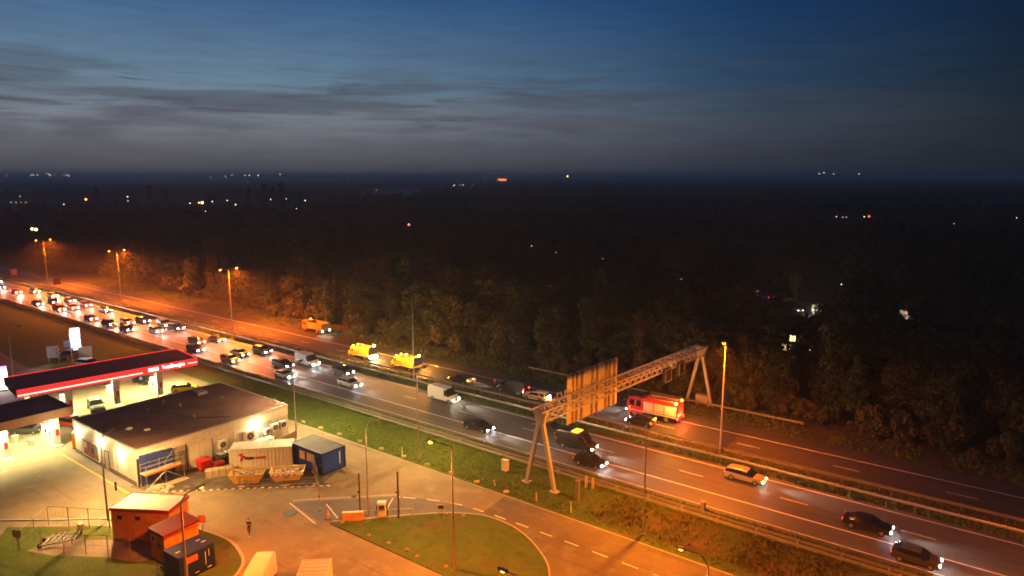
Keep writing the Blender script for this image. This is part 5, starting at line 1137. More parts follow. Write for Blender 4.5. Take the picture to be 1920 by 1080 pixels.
for x, y, r in ((-61.6, 41.2, .75), (-59.2, 48.0, .35)): tag(MB().cyl((x, y, .02), (x, y, .034), r, n=18).build('manhole_cover', M['dark']), 'dark manhole cover in the paving '+('near the bay tip' if r > .5 else 'above the parking bay'), 'manhole cover')

# ================================================================== SUBSTATIONS, BOTTOM LEFT
t = thing('substation', 'orange substation with grey sheet roof and maroon edge', 'small building', (-68.2, 30.35, .1), R(31.5))
bx, by = 3.15, 1.75; bz = 3.5
t.location = (-68.9, 30.0, .1)
MB().box(-bx+.1, bx-.1, -by+.1, by-.1, 0, bz-.32).build('wall', M['orange_wall'], t)
MB().box(-bx, bx, -by, -by+.1, bz-.35, bz).box(-bx, bx, by-.1, by, bz-.35, bz).box(-bx, -bx+.1, -by+.1, by-.1, bz-.35, bz).box(bx-.1, bx, -by+.1, by-.1, bz-.35, bz).build('roof_edge', M['maroon'], t)
MB().box(-bx+.1, bx-.1, -by+.1, by-.1, bz-.3, bz-.15).build('roof', M['grey_sheet'], t)
for i in range(8): MB().box(-bx+.15, bx-.15, -by+.15+i*.41, -by+.53+i*.41, bz-.149, bz-.07+.012*(i % 2)).build('roof_panel', M['grey_sheet'], t)
for k in range(2): MB().box(1.4, 2.6-.3*k, -by-.0+.08, -by+.099, 2.85-.22*k, 2.9-.22*k).build('wall_mark', M['maroon'], t)
MB().box(-bx+.1, bx-.1, -by+.085, -by+.099, 0, .25).build('plinth', M['plinth'], t)
for k in range(9): MB().box(-bx+.5+k*.66, -bx+.515+k*.66, -by+.088, -by+.0995, .25, 3.1).build('panel_joint', mat('orange_joint', (.40, .14, .03), .8), t)
MB().cyl((-bx+.2, -by+.04, 0), (-bx+.2, -by+.04, 3.15), .04, n=6).build('downpipe', M['galv_dull'], t); MB().cyl((bx-.2, -by+.04, 0), (bx-.2, -by+.04, 3.15), .04, n=6).build('downpipe', M['galv_dull'], t)
for k in range(2): MB().box(-2.4+k*1.9, -1.9+k*1.9, -by+.06, -by+.09, 2.3, 2.7).build('wall_grille', M['dark'], t)
for x0 in (-1.7, .2, 1.5): MB().box(x0, x0+1.1, -by+.08, -by+.098, .1, 2.2).build('door', mat('orange_door', (.55, .21, .05), .7), t)
t = thing('small_substation', 'small orange building with sloping red roof', 'small building', (-63.3, 29.6, .1), R(2))
ax, ay = 1.35, 1.75
b = MB(); b.box(-ax+.08, ax-.08, -ay+.08, ay-.08, 0, 2.75); b.build('wall', M['orange_wall'], t)
rfm = MB().add([(-ax-.05, -ay-.05, 2.75), (ax+.05, -ay-.05, 2.75), (ax+.05, ay+.05, 2.95), (-ax-.05, ay+.05, 2.95), (-ax-.05, -ay-.05, 3.0), (ax+.05, -ay-.05, 3.0), (ax+.05, ay+.05, 3.2), (-ax-.05, ay+.05, 3.2)], [(0, 3, 2, 1), (4, 5, 6, 7), (0, 1, 5, 4), (1, 2, 6, 5), (2, 3, 7, 6), (3, 0, 4, 7)]).build('roof', M['red_roof'], t)
for k in range(7): MB().add([(-ax+.2+k*.38, -ay, 3.0), (-ax+.24+k*.38, -ay, 3.0), (-ax+.24+k*.38, ay, 3.2), (-ax+.2+k*.38, ay, 3.2), (-ax+.2+k*.38, -ay, 3.03), (-ax+.24+k*.38, -ay, 3.03), (-ax+.24+k*.38, ay, 3.23), (-ax+.2+k*.38, ay, 3.23)], [(4, 5, 6, 7), (0, 1, 5, 4), (1, 2, 6, 5), (3, 0, 4, 7)]).build('roof_seam', M['red_roof'], rfm)
for s in (-1, 1): MB().cyl((s*(ax+.08), -ay, 2.72), (s*(ax+.08), ay, 2.72), .05, n=6).build('gutter', M['maroon'], t); MB().cyl((s*(ax-.02), -ay+.02, 0), (s*(ax-.02), -ay+.02, 2.7), .035, n=6).build('downpipe', M['galv_dull'], t)
for k in range(4): MB().box(ax-.079, ax-.07, -ay+.25+k*.9, -ay+.27+k*.9, .05, 2.7).build('panel_joint', M['maroon'], t)
MB().box(.1, .6, -ay+.045, -ay+.059, 1.5, 1.9).build('door_grille', M['dark'], t)
w_ = MB().box(-.95, -.5, -ay+.05, -ay+.075, 1.75, 2.3).build('window', M['dark'], t); MB().box(-1.03, -.95, -ay+.04, -ay+.078, 1.68, 2.37).box(-.5, -.42, -ay+.04, -ay+.078, 1.68, 2.37).box(-.95, -.5, -ay+.04, -ay+.078, 2.3, 2.37).box(-.95, -.5, -ay+.04, -ay+.078, 1.68, 1.75).build('window_frame', M['white'], w_)
MB().box(-.1, .8, -ay+.06, -ay+.078, .05, 2.1).build('door', mat('orange_door', (.55, .21, .05), .7), t)
MB().box(ax-.079, ax-.06, .2, 1.5, 2.35, 2.4).build('wall_mark', M['maroon'], t)
t = thing('generator', 'navy blue generator box with orange plate and white markings', 'generator', (-59.9, 28.6, .1), R(2))
t.location = (-59.3, 28.9, .1); gx, gy, gz = 1.3, 1.75, 2.45
MB().box(-gx, gx, -gy, gy, .15, gz).build('housing', M['navy'], t, bevel=.14); MB().box(-gx+.1, gx-.1, -gy+.1, gy-.1, 0, .15).build('skid', M['black'], t)
for k in range(6): MB().box(-.9, .9, -gy-.015, -gy, .5+k*.25, .6+k*.25).build('louvre', M['black'], t)
for y in (-.55, .55): MB().box(gx, gx+.008, y-.008, y+.008, .2, gz-.2).build('door_joint', M['black'], t)
MB().box(gx, gx+.02, -1.05, .05, 1.55, 2.1).build('orange_plate', mat('plate_orange', (.72, .16, .03), .5), t)
for y, z0, z1 in ((.75, .7, 1.95), (1.1, 1.4, 2.05)): MB().box(gx, gx+.015, y, y+.07, z0, z1).build('white_marking', M['white'], t)
for y in (-.3, .9): MB().box(gx, gx+.015, y, y+.4, .3, .4).build('white_marking', M['white'], t)
for x, y in ((.3, 1.2), (-.3, 1.0), (.2, -1.2)): MB().box(x, x+.12, y-.2, y+.2, gz, gz+.03).build('lifting_eye', M['white'], t)
MB().path([(-gx, -gy+.2, .6), (-gx-.5, -gy-.1, .9), (-gx-.6, -gy-.2, .3), (-gx-.2, -gy-.3, .05)], [.03]*4, 6).build('cable', M['white'], t)
# chain-link fence round the substations
fp = [(-75.6, 20.6), (-80.3, 24.7), (-77.2, 26.9), (-72.6, 29.5)]
def link_fence(label, p, q, n, h=2.1):
    t = thing('wire_fence', label, 'fence', (p[0], p[1], .1), math.atan2(q[1]-p[1], q[0]-p[0]), 'wire fence round the substations'); L = math.dist(p, q)
    for k in range(n+1): bar((L*k/n, 0, 0), (L*k/n, 0, h), .035, 'post', M['galv_dull'], t)
    bar((0, 0, h), (L, 0, h), .025, 'rail', M['galv_dull'], t); bar((0, 0, h*.5), (L, 0, h*.5), .012, 'wire', M['galv_dull'], t)
    b = MB(); st = .45
    for i in range(int(L/st)): x = i*st; b.box(x-.004, x+.004, -.004, .004, .05, h)
    b.build('mesh', M['galv_dull'], t)
link_fence('wire fence side running from the small yellow notice toward the road', fp[0], (-79.2, 24.3), 2)
link_fence('wire fence side facing the forecourt, behind the dark lamp', (-79.2, 24.3), (-71.4, 29.0), 4)
link_fence('wire fence side nearest the viewer, in front of the substation', fp[0], (-66.0, 26.6), 5)
t = thing('small_notice', 'small yellow notice fixed at the fence corner post', 'sign', (-75.75, 20.5, .1), R(30)); MB().box(-.42, .42, -.05, -.02, 1.5, 2.2).build('face', mat('notice_yellow', (.62, .42, .18), .6), t); bar((0, 0, 0), (0, 0, 2.2), .035, 'post', M['galv_dull'], t); MB().box(-.45, .45, -.018, .0, 1.47, 2.23).build('back', M['galv'], t)
t = thing('meter_box', 'small cream meter box on a stub inside the fence', 'meter box', (-74.6, 25.6, .1)); MB().box(-.28, .28, -.2, .2, .45, 1.15).build('box', M['ivory'], t, bevel=.04); MB().box(-.1, .1, -.08, .08, 0, .45).build('stub', M['dark'], t); MB().box(-.25, .25, -.215, -.2, .5, 1.1).build('door', M['ivory'], t)
t = thing('steel_frame', 'pile-like welded steel frame lying on the path inside the fence', 'steel frame', (-74.3, 23.6, .12), R(52))
for s in (-1, 1): bar((-1.6, s*.75, .25), (1.5, s*.75, .55), .07, 'side_rail', M['galv'], t, True)
for k in range(6): bar((-1.4+k*.55, -.75, .27+.05*k), (-1.2+k*.55, .75, .30+.05*k), .045, 'rung', M['galv'], t)
for k in range(4): bar((-1.2+k*.6, -.7, .3), (-.7+k*.5, .7, .75), .035, 'strut', M['galv'], t)
for s in (-1, 1): bar((1.3, s*.8, 0), (1.3, s*.8, .9), .05, 'leg', M['galv'], t); 
for s in (-1, 1): MB().cyl((-1.6, s*.6-.06, .2), (-1.6, s*.6+.06, .2), .2, n=10).build('wheel', M['tyre'], t)
t = thing('small_notice', 'small orange sign on a post at the plot corner near the pedestrian', 'sign', (-64.6, 33.0, .1), R(40)); MB().box(-.35, .35, -.03, .0, 1.3, 2.1).build('face', mat('sign_orange', (.55, .16, .06), .6), t); bar((0, .03, 0), (0, .03, 2.1), .035, 'post', M['galv_dull'], t)

# ================================================================== PEOPLE
SKIN = mat('skin', (.55, .36, .26), .6)
def person(label, loc, rz, top, legs, pose, vest=None, hair=(.03, .02, .015)):
    """one skinned figure: x forward, joints laid out by pose"""
    P_ = {'walk': dict(lk=(.20, .50), la=(.34, .09), rk=(.06, .50), ra=(-.26, .12), le=(.02, 1.16), lh=(.24, 1.26), re=(.0, 1.16), rh=(.25, 1.28)),
          'stand': dict(lk=(.03, .50), la=(.0, .08), rk=(.02, .50), ra=(.02, .08), le=(-.06, 1.13), lh=(.08, .90), re=(-.03, 1.13), rh=(.18, .98)),
          'point': dict(lk=(.04, .50), la=(-.06, .08), rk=(.10, .50), ra=(.12, .08), le=(-.05, 1.13), lh=(.05, .89), re=(.22, 1.26), rh=(.48, 1.30))}[pose]
    V, E, Rr = [], [], []
    def v(x, y, z, r, par=None):
        V.append((x, y, z)); Rr.append(r); i = len(V)-1
        if par is not None: E.append((par, i))
        return i
    pel = v(0, 0, .95, .125); wst = v(.01, 0, 1.10, .12, pel); chs = v(.01, 0, 1.32, .14, wst); nk = v(.02, 0, 1.48, .058, chs); hb = v(.035, 0, 1.60, .085, nk); hm = v(.045, 0, 1.68, .092, hb); ht = v(.03, 0, 1.745, .068, hm)
    v(.125, 0, 1.645, .02, hm)
    for s, kx, ax_, el, hd in ((1, P_['lk'], P_['la'], P_['le'], P_['lh']), (-1, P_['rk'], P_['ra'], P_['re'], P_['rh'])):
        hip = v(0, s*.10, .90, .095, pel); kn = v(kx[0], s*.105, kx[1], .062, hip); an = v(ax_[0], s*.11, ax_[1]+.02, .042, kn); v(ax_[0]+.17, s*.125, ax_[1]-.035, .036, an)
        sh = v(.0, s*.185, 1.41, .066, chs); eb = v(el[0], s*.25, el[1], .046, sh); inn = .12 if pose == 'walk' else .24
        wr = v(hd[0], s*inn, hd[1], .030, eb); d = (Vector((hd[0], s*inn, hd[1]))-Vector((el[0], s*.25, el[1]))).normalized()
        pm = v(hd[0]+d.x*.06, s*inn+d.y*.06, hd[1]+d.z*.06, .027, wr); side = d.cross(Vector((0, 0, 1))).normalized() if abs(d.z) < .9 else Vector((1, 0, 0))
        for k, ln in enumerate((.055, .07, .075, .06)):
            q = Vector(V[pm])+side*(k-1.5)*.021; a = v(*(q+d*.035), .0095, pm); v(*(q+d*(.035+ln*.6)+Vector((0, 0, -.022))), .008, a)
        q = Vector(V[wr])+d*.02+side*.035; v(*(q+d*.045+side*.02), .010, wr)
    me = bpy.data.meshes.new('body'); me.from_pydata(V, E, []); t = bpy.data.objects.new('tmp', me); COL.objects.link(t)
    sk = t.modifiers.new('s', 'SKIN'); sv = me.skin_vertices[0].data
    for i, r in enumerate(Rr): sv[i].radius = (r, r); sv[i].use_root = (i == 0)
    ss = t.modifiers.new('d', 'SUBSURF'); ss.levels = 1; ss.render_levels = 1
    bpy.context.view_layer.update(); m2 = bpy.data.meshes.new_from_object(t.evaluated_get(bpy.context.evaluated_depsgraph_get())); bpy.data.objects.remove(t)
    m2.materials.clear()
    for mm in (SKIN, top, legs, M['white'], vest or top): m2.materials.append(mm)
    for p in m2.polygons:
        c = p.center; r_ = math.hypot(c.x, c.y)
        mi = 1
        if c.z > 1.50: mi = 0
        elif c.z < .12: mi = 3
        elif c.z < .93 and abs(c.y) < .20: mi = 2
        elif vest and abs(c.y) < .17 and c.z < 1.46 and c.z > .95: mi = 4
        for s, hd in ((1, P_['lh']), (-1, P_['rh'])):
            inn = .12 if pose == 'walk' else .24
            if (Vector((hd[0]+.05, s*inn, hd[1]-.02))-c).length < .115: mi = 0
        p.material_index = mi
    m2.shade_smooth()
    o = link('person', m2, None, loc, rz); tag(o, label, 'person')
    MB().ball((.015, 0, 1.735), .105, 10, sz=.72).build('hair', mat('hair_dark', hair, .8), o, smooth=80)
    return o
dk = mat('dark_cloth', (.018, .018, .022), .9); jean = mat('navy_trousers', (.02, .022, .035), .9); hv_y = mat('vest_yellow', (.50, .68, .05), .7); hv_o = mat('vest_orange', (.80, .22, .03), .7); red_j = mat('jacket_red', (.55, .06, .04), .8); tan = mat('kit_tan', (.40, .30, .16), .85)
person('pedestrian in dark clothes and white shoes crossing the forecourt, hands at chest', (-60.9, 35.9, .02), R(-50), dk, jean, 'walk')
person('person in dark clothes standing beside the white police estate', (-64.6, 87.4, .02), R(60), dk, jean, 'stand')
person('person in orange vest standing at the rear of the white police estate, left of two', (-61.2, 87.3, .02), R(150), dk, jean, 'stand', hv_o)
person('person in yellow vest at the rear of the white police estate, right of two', (-60.3, 87.5, .02), R(200), dk, jean, 'point', hv_y)
person('person in orange vest standing apart beyond the police estate', (-58.2, 87.3, .02), R(100), red_j, jean, 'stand', hv_o)
person('person in bright yellow-green vest beside the gantry truss', (-57.2, 87.1, .02), R(90), dk, jean, 'stand', hv_y)
person('person in red jacket behind the stopped black saloon', (-75.4, 88.2, .02), R(180), red_j, jean, 'stand')
person('person in dark kit standing behind the yellow tipper lorry', (-128.5, 95.6, .02), R(-80), tan, jean, 'stand', hv_o)
person('firefighter in tan kit standing by the cab of the fire engine', (-47.2, 91.2, .02), R(-90), tan, tan, 'stand')
t = thing('warning_lamp', 'amber warning lamp on a stand beside the person in orange vest', 'warning lamp', (-58.9, 87.2, .02)); bar((0, 0, 0), (0, 0, 1.1), .03, 'stand', M['dark'], t); MB().box(-.2, .2, -.2, .2, 0, .05).build('foot', M['dark'], t); flash(t, 0, 0, 1.16, .16, 30, (1, .38, .06))
# ================================================================== TREES
def crown_mesh(name, n, rx, rz, zc, lobes, leaf, m, conic=0):
    L = []
    for _ in range(lobes):
        a = RNG.uniform(0, 2*np.pi); u = RNG.uniform(-1, 1); rr = RNG.uniform(.25, .85)
        k = (1-conic*(u+1)/2)
        L.append((math.cos(a)*rx*rr*math.sqrt(max(1-u*u*.8, .1))*k, math.sin(a)*rx*rr*math.sqrt(max(1-u*u*.8, .1))*k, zc+u*rz*.8, rx*RNG.uniform(.24, .42)*(1-conic*.6*(u+1)/2)))
    L = np.array(L); idx = RNG.integers(0, lobes, n)
    d = RNG.normal(0, 1, (n, 3)); d /= np.linalg.norm(d, axis=1)[:, None]; rad = L[idx, 3]*RNG.uniform(.55, 1.08, n)**.6
    c = L[idx, :3]+d*rad[:, None]*np.array([1, 1, .85])
    nrm = d+RNG.normal(0, .5, (n, 3)); nrm /= np.linalg.norm(nrm, axis=1)[:, None]
    a = np.cross(nrm, RNG.normal(0, 1, (n, 3))); a /= np.linalg.norm(a, axis=1)[:, None]; b = np.cross(nrm, a)
    s = leaf*RNG.uniform(.55, 1.35, n)[:, None]
    v = np.stack([c-a*s*.5, c+b*s*.32, c+a*s*.5, c-b*s*.32], 1).reshape(-1, 3)
    me = bpy.data.meshes.new(name); me.vertices.add(4*n); me.vertices.foreach_set('co', v.ravel()); me.loops.add(4*n); me.loops.foreach_set('vertex_index', np.arange(4*n)); me.polygons.add(n); me.polygons.foreach_set('loop_start', np.arange(n)*4); me.update(calc_edges=True); me.materials.append(m)
    return me
def trunk_mesh(h, r, spread, limbs=6):
    b = MB(); pts = [(0, 0, 0), (random.uniform(-.2, .2), random.uniform(-.2, .2), h*.35), (random.uniform(-.4, .4), random.uniform(-.4, .4), h*.7), (random.uniform(-.5, .5), random.uniform(-.5, .5), h*.95)]
    b.path(pts, [r*1.2, r*.85, r*.5, r*.12], 7)
    for k in range(limbs):
        z = h*random.uniform(.3, .75); a = random.uniform(0, 6.28); q = (math.cos(a)*spread*random.uniform(.5, .9), math.sin(a)*spread*random.uniform(.5, .9), z+h*random.uniform(.12, .25))
        i = min(int(z/h/.35), 2); t_ = (z-pts[i][2])/(pts[i+1][2]-pts[i][2]); p = tuple(pts[i][j]+(pts[i+1][j]-pts[i][j])*t_ for j in range(3))
        m = tuple((p[j]+q[j])/2 for j in range(3)); m = (m[0], m[1], m[2]+.3); b.path([p, m, q], [r*.4, r*.28, r*.08], 5)
    return b.mesh('trunk', M['bark'], 60)
KINDS = [(4200, 3.7, 5.8, 7.2, 32, .52, 0), (3600, 3.1, 6.2, 7.6, 28, .48, .35), (4400, 4.3, 5.2, 6.8, 36, .54, 0), (2600, 3.0, 5.8, 7.6, 26, .44, .1), (3400, 2.6, 6.6, 7.6, 28, .46, .55), (4000, 4.0, 5.0, 6.0, 32, .50, 0)]
PR = []
for i, (n, rx, rz, zc, lb, lf, cn) in enumerate(KINDS):
    PR.append((crown_mesh('crown', n, rx, rz, zc, lb, lf, M['leaf'], cn), trunk_mesh(zc+rz*.7, .2+.03*i, rx), zc+rz))
BUSH = [crown_mesh('shrub', 700, 1.5, 1.0, 1.05, 12, .34, M['leaf']) for _ in range(3)]
BST = [MB().path([(0, 0, 0), (.1, .1, .7), (.5, .3, 1.4)], [.06, .05, .02], 5).path([(0, 0, 0), (-.2, .1, .7), (-.6, -.3, 1.3)], [.06, .05, .02], 5).mesh('stem', M['bark'], 60)]
def edge_y(x): return 105.2+max(0, min(4.5, (-x-150)*.03))+1.0*math.sin(x*.13)+.8*math.sin(x*.41)
# places where one sees through the wood to lights on the side road: nothing tall may stand on those lines of sight
SIGHT = [(-49, 190, 1, .9), (-44, 189, 2.0, .9), (-40, 185, 2.0, .9), (-24, 187, 3, .6), (-14.6, 165, 4, 1), (-9.7, 165, 4, 1), (-106, 229, 1, .9), (-99, 226, 1, .9), (-70, 215, 1, .9), (-63, 207, 1, .9), (-62, 134, 3.5, .35), (-38.4, 143, 3, .55)]
def blocks(x, y, top, r):
    for sx, sy, sz, sf in SIGHT:
        L = math.hypot(sx, sy); t = (x*sx+y*sy)/L
        if t < 30 or t > L-1: continue
        d = abs(x*sy-y*sx)/L
        if d < r*sf and CAM_H+(sz-CAM_H)*t/L < top*.93: return True
    return False
def clear(x, y):
    # the side road and its verge
    P_ = [(-420, 267), (-180, 254), (-108, 235), (-59, 208.5), (-33, 184), (-5, 163.5), (62, 123)]
    for (x0, y0), (x1, y1) in zip(P_, P_[1:]):
        dx, dy = x1-x0, y1-y0; t = max(0, min(1, ((x-x0)*dx+(y-y0)*dy)/(dx*dx+dy*dy)))
        if math.hypot(x-x0-dx*t, y-y0-dy*t) < 6.5: return False
    return True
cand = []
for gx in np.arange(-420, 130, 4.6):
    for gy in np.arange(104, 330, 4.6):
        x, y = gx+random.uniform(-1.9, 1.9), gy+random.uniform(-1.9, 1.9)
        if y < edge_y(x)+1.5 or not in_view(x, y, 6, 160): continue
        k = random.randrange(6); sc_ = random.choice((.72, .85, .95, 1.05, 1.18, 1.32))*random.uniform(.93, 1.07)*(1.0 if y > edge_y(x)+7 else .82)
        if not clear(x, y) or blocks(x, y, PR[k][2]*sc_, KINDS[k][1]*sc_): continue
        cand.append((math.hypot(x, y), x, y, k, sc_))
cand.sort()
# how much of each tree shows: the front rows first
near, rest = [], []
front = sorted(cand, key=lambda c: (c[2]-edge_y(c[1]))*1.0+c[0]*.16)
near, rest = front[:270], front[270:]
BARE = 'trees of the dark wood beyond the motorway'
crown_objs = {}
ZONES = [(-215, 'past the farthest lamps'), (-165, 'between the two-armed lamps'), (-118, 'behind the tipper lorry'), (-86, 'behind the service trucks'), (-68, 'behind the stopped saloon'), (-54, 'behind the police estate'), (-38, 'behind the fire engine'), (-22, 'behind the lone lamp'), (-2, 'past the far guardrail end'), (999, 'at its right end')]
def zone(x, y):
    xx = x*94.0/max(y, 94)                 # seen from the viewpoint: which thing on the road the tree stands behind
    return next(n for lim_, n in ZONES if xx < lim_)
def row(x, y):
    d = y-edge_y(x); return 'in the front row' if d < 5 else 'in the second row' if d < 10 else 'in the third row' if d < 16 else 'deep'
TK = ['broad round tree', 'tall narrow tree', 'wide spreading tree', 'thin airy tree', 'cone-shaped tree', 'low bushy tree']
for d, x, y, k, s_ in near:
    t = thing('tree', '%s %s of the dark wood %s' % (TK[k], row(x, y), zone(x, y)), 'tree', (x, y, 0), random.uniform(0, 6.28), BARE); t.scale = (s_, s_, s_*random.uniform(.9, 1.12))
    c = link('crown', PR[k][0], t); link('trunk', PR[k][1], t); crown_objs.setdefault(k, c)
for i in range(260):
    x = -330+370*i/260+random.uniform(-1, 1); y = edge_y(x)+.4+random.uniform(-1.6, 3.0)
    if not in_view(x, y, 1, 100): continue
    q = random.uniform(.6, 1.9); t = thing('shrub', '%s shrub at the foot of the wood %s' % ('low' if q < 1 else 'middle-sized' if q < 1.4 else 'tall', zone(x, y)), 'shrub', (x, y, 0), random.uniform(0, 6.28), 'shrubs along the foot of the wood'); t.scale = (q, q, q*random.uniform(.8, 1.4))
    link('foliage', BUSH[i % 3], t); link('stem', BST[0], t)
# the rest of the wood, and the wooded land out to the horizon, as one mass of instanced crowns
pts = [(x, y, 0, s_, k) for d, x, y, k, s_ in rest]
def woodnoise(x, y): return math.sin(x*.006+1.3)*math.sin(y*.0047+.4)+.6*math.sin(x*.013-y*.009)+.4*math.sin(x*.0021+y*.017)
def fill(y0, d0, d1, step, smin, smax, thr):
    n = 0
    for dist in np.arange(d0, d1, step):
        half = dist*.80; cnt = int(2*half/step)
        for i in range(cnt):
            u = -half+2*half*i/cnt+random.uniform(-.5, .5)*step; f = dist+random.uniform(-.5, .5)*step
            x, y = FW.x*f+RT.x*u, FW.y*f+RT.y*u
            if y < y0: continue
            if woodnoise(x, y) < thr+(.25 if u < 0 else -.5): continue
            if not clear(x, y): continue
            s_ = random.uniform(smin, smax); k = random.randrange(6)
            if f < 420 and blocks(x, y, PR[k][2]*s_, KINDS[k][1]*s_): continue
            pts.append((x, y, 0, s_, k))
lim = 330
def far_pts():
    fill(lim, 200, 520, 6.5, .8, 1.2, -.9)
    fill(lim, 520, 1000, 9.5, .85, 1.35, -.35)
    fill(lim, 1000, 2200, 17, 1.1, 1.7, -.15)
    fill(lim, 2200, 6500, 52, 1.6, 3.2, -.1)
    fill(lim, 6500, 15000, 150, 3.0, 6.0, -.2)
far_pts()
# left background beyond the wood's edge
for i in range(500):
    x, y = random.uniform(-760, -425), random.uniform(118, 330)
    if in_view(x, y): pts.append((x, y, 0, random.uniform(.8, 1.2), random.randrange(6)))
pm = bpy.data.meshes.new('woodland'); pa = np.array(pts); pm.vertices.add(len(pts)); pm.vertices.foreach_set('co', pa[:, :3].ravel())
at = pm.attributes.new('sc', 'FLOAT', 'POINT'); at.data.foreach_set('value', pa[:, 3].astype('f')); at = pm.attributes.new('kind', 'INT', 'POINT'); at.data.foreach_set('value', pa[:, 4].astype('i'))
at = pm.attributes.new('rot', 'FLOAT', 'POINT'); at.data.foreach_set('value', RNG.uniform(0, 6.28, len(pts)).astype('f'))
wood = tag(link('woodland', pm), kind='stuff')
g = bpy.data.node_groups.new('woodland', 'GeometryNodeTree'); g.interface.new_socket('Geometry', in_out='INPUT', socket_type='NodeSocketGeometry'); g.interface.new_socket('Geometry', in_out='OUTPUT', socket_type='NodeSocketGeometry')
gi, go = g.nodes.new('NodeGroupInput'), g.nodes.new('NodeGroupOutput'); jn = g.nodes.new('GeometryNodeGeometryToInstance')
for k in range(6):
    oi = g.nodes.new('GeometryNodeObjectInfo'); oi.inputs[0].default_value = crown_objs[k]; oi.transform_space = 'ORIGINAL'
    g.links.new(oi.outputs['Geometry'], jn.inputs[0])
ip = g.nodes.new('GeometryNodeInstanceOnPoints'); ip.inputs['Pick Instance'].default_value = True
def attr(nm, ty):
    a = g.nodes.new('GeometryNodeInputNamedAttribute'); a.data_type = ty; a.inputs[0].default_value = nm; return a.outputs[0]
cx = g.nodes.new('ShaderNodeCombineXYZ'); g.links.new(attr('rot', 'FLOAT'), cx.inputs[2])
g.links.new(gi.outputs[0], ip.inputs['Points']); g.links.new(jn.outputs[0], ip.inputs['Instance']); g.links.new(attr('kind', 'INT'), ip.inputs['Instance Index']); g.links.new(cx.outputs[0], ip.inputs['Rotation']); sv_ = g.nodes.new('ShaderNodeCombineXYZ'); mn = g.nodes.new('ShaderNodeMath'); mn.operation = 'MINIMUM'; mn.inputs[1].default_value = 1.35; sa = attr('sc', 'FLOAT'); g.links.new(sa, sv_.inputs[0]); g.links.new(sa, sv_.inputs[1]); g.links.new(sa, mn.inputs[0]); g.links.new(mn.outputs[0], sv_.inputs[2]); g.links.new(sv_.outputs[0], ip.inputs['Scale']); g.links.new(ip.outputs[0], go.inputs[0])
wood.modifiers.new('scatter', 'NODES').node_group = g
# tall trees standing out on the left
for i, (x, y, h, k) in enumerate([(-713, 288, 2.15, 4), (-673, 318, 2.25, 4), (-668, 330, 1.9, 4), (-625, 379, 2.0, 4), (-616, 385, 2.0, 4), (-604, 395, 2.35, 4), (-598, 400, 2.1, 4), (-590, 405, 2.4, 4), (-640, 360, 1.7, 2)]):
    t = thing('tall_tree', ['lone tall poplar-like tree farthest left in the distance', 'tall dark tree of the pair left of the orange farm light', 'lower tree of the pair left of the orange farm light', 'first of five tall dark trees in a distant row', 'second of five tall dark trees in a distant row', 'third of five tall dark trees in a distant row', 'fourth of five tall dark trees in a distant row', 'fifth and tallest dark tree of the distant row', 'broad tree left of the distant row of tall trees'][i], 'tree', (x, y, 0), i, 'tall trees in the distance')
    t.scale = (h*1.15, h*1.15, h*.93); link('crown', PR[k][0], t); link('trunk', PR[k][1], t)

# ================================================================== SIDE ROAD THROUGH THE WOOD
lt = thing('lorry', 'white-sided lorry on the side road glimpsed through the wood', 'lorry', (-41.5, 186.5, .02), R(136))
MB().box(-5.5, 2.2, -1.25, 1.25, 1.0, 2.4).build('box_body', mat('lorry_side', (.62, .60, .42), .6), lt); MB().box(-5.5, 2.2, -1.25, 1.25, 2.4, 3.6).build('upper_body', mat('lorry_green', (.22, .28, .10), .6), lt); MB().box(2.5, 4.6, -1.2, 1.2, .7, 3.0).build('cab', M['white'], lt, bevel=.1); MB().box(-5.4, 4.4, -.5, .5, .5, .99).build('chassis', M['black'], lt)
for w in ((3.6,), (-3.4,)): add_wheels(lt, w, 2.3, .5)
for s in (-1, 1): MB().box(4.6, 4.68, s*.9-.18, s*.9+.18, .8, 1.05).build('headlight', EM_HEAD_W, lt)
lamp('POINT', (-1.5, 5.5, 4.5), 900, WARM, lt, size=.4)
FH, FT, FW_ = emis('dim_head', (.9, .95, 1), 6), emis('dim_tail', (1, .01, .01), 5), emis('dim_head_warm', (1, .8, .55), 10)
for x, y, rz, lb, hd, tl_ in [(-106.5, 229.5, -.42, 'car with white headlights farthest left on the side road in the wood', FH, OFF_TAIL), (-99.5, 226.8, -.45, 'car with white headlights second from left on the side road in the wood', FH, OFF_TAIL), (-70.0, 215.0, 2.5, 'car with red tail lights on the side road in the wood, farther one', OFF_HEAD, FT), (-63.0, 207.0, 2.45, 'car with red tail lights on the side road in the wood, nearer one', OFF_HEAD, FT), (-50.5, 192.5, 2.35, 'car with warm headlights just ahead of the lorry on the side road', FW_, OFF_TAIL)]:
    place_car('estate', 'grey', lb, x, y, rz if hd is not FW_ else -.78, 'cars on the side road', head=hd, tail=tl_, beam=False)
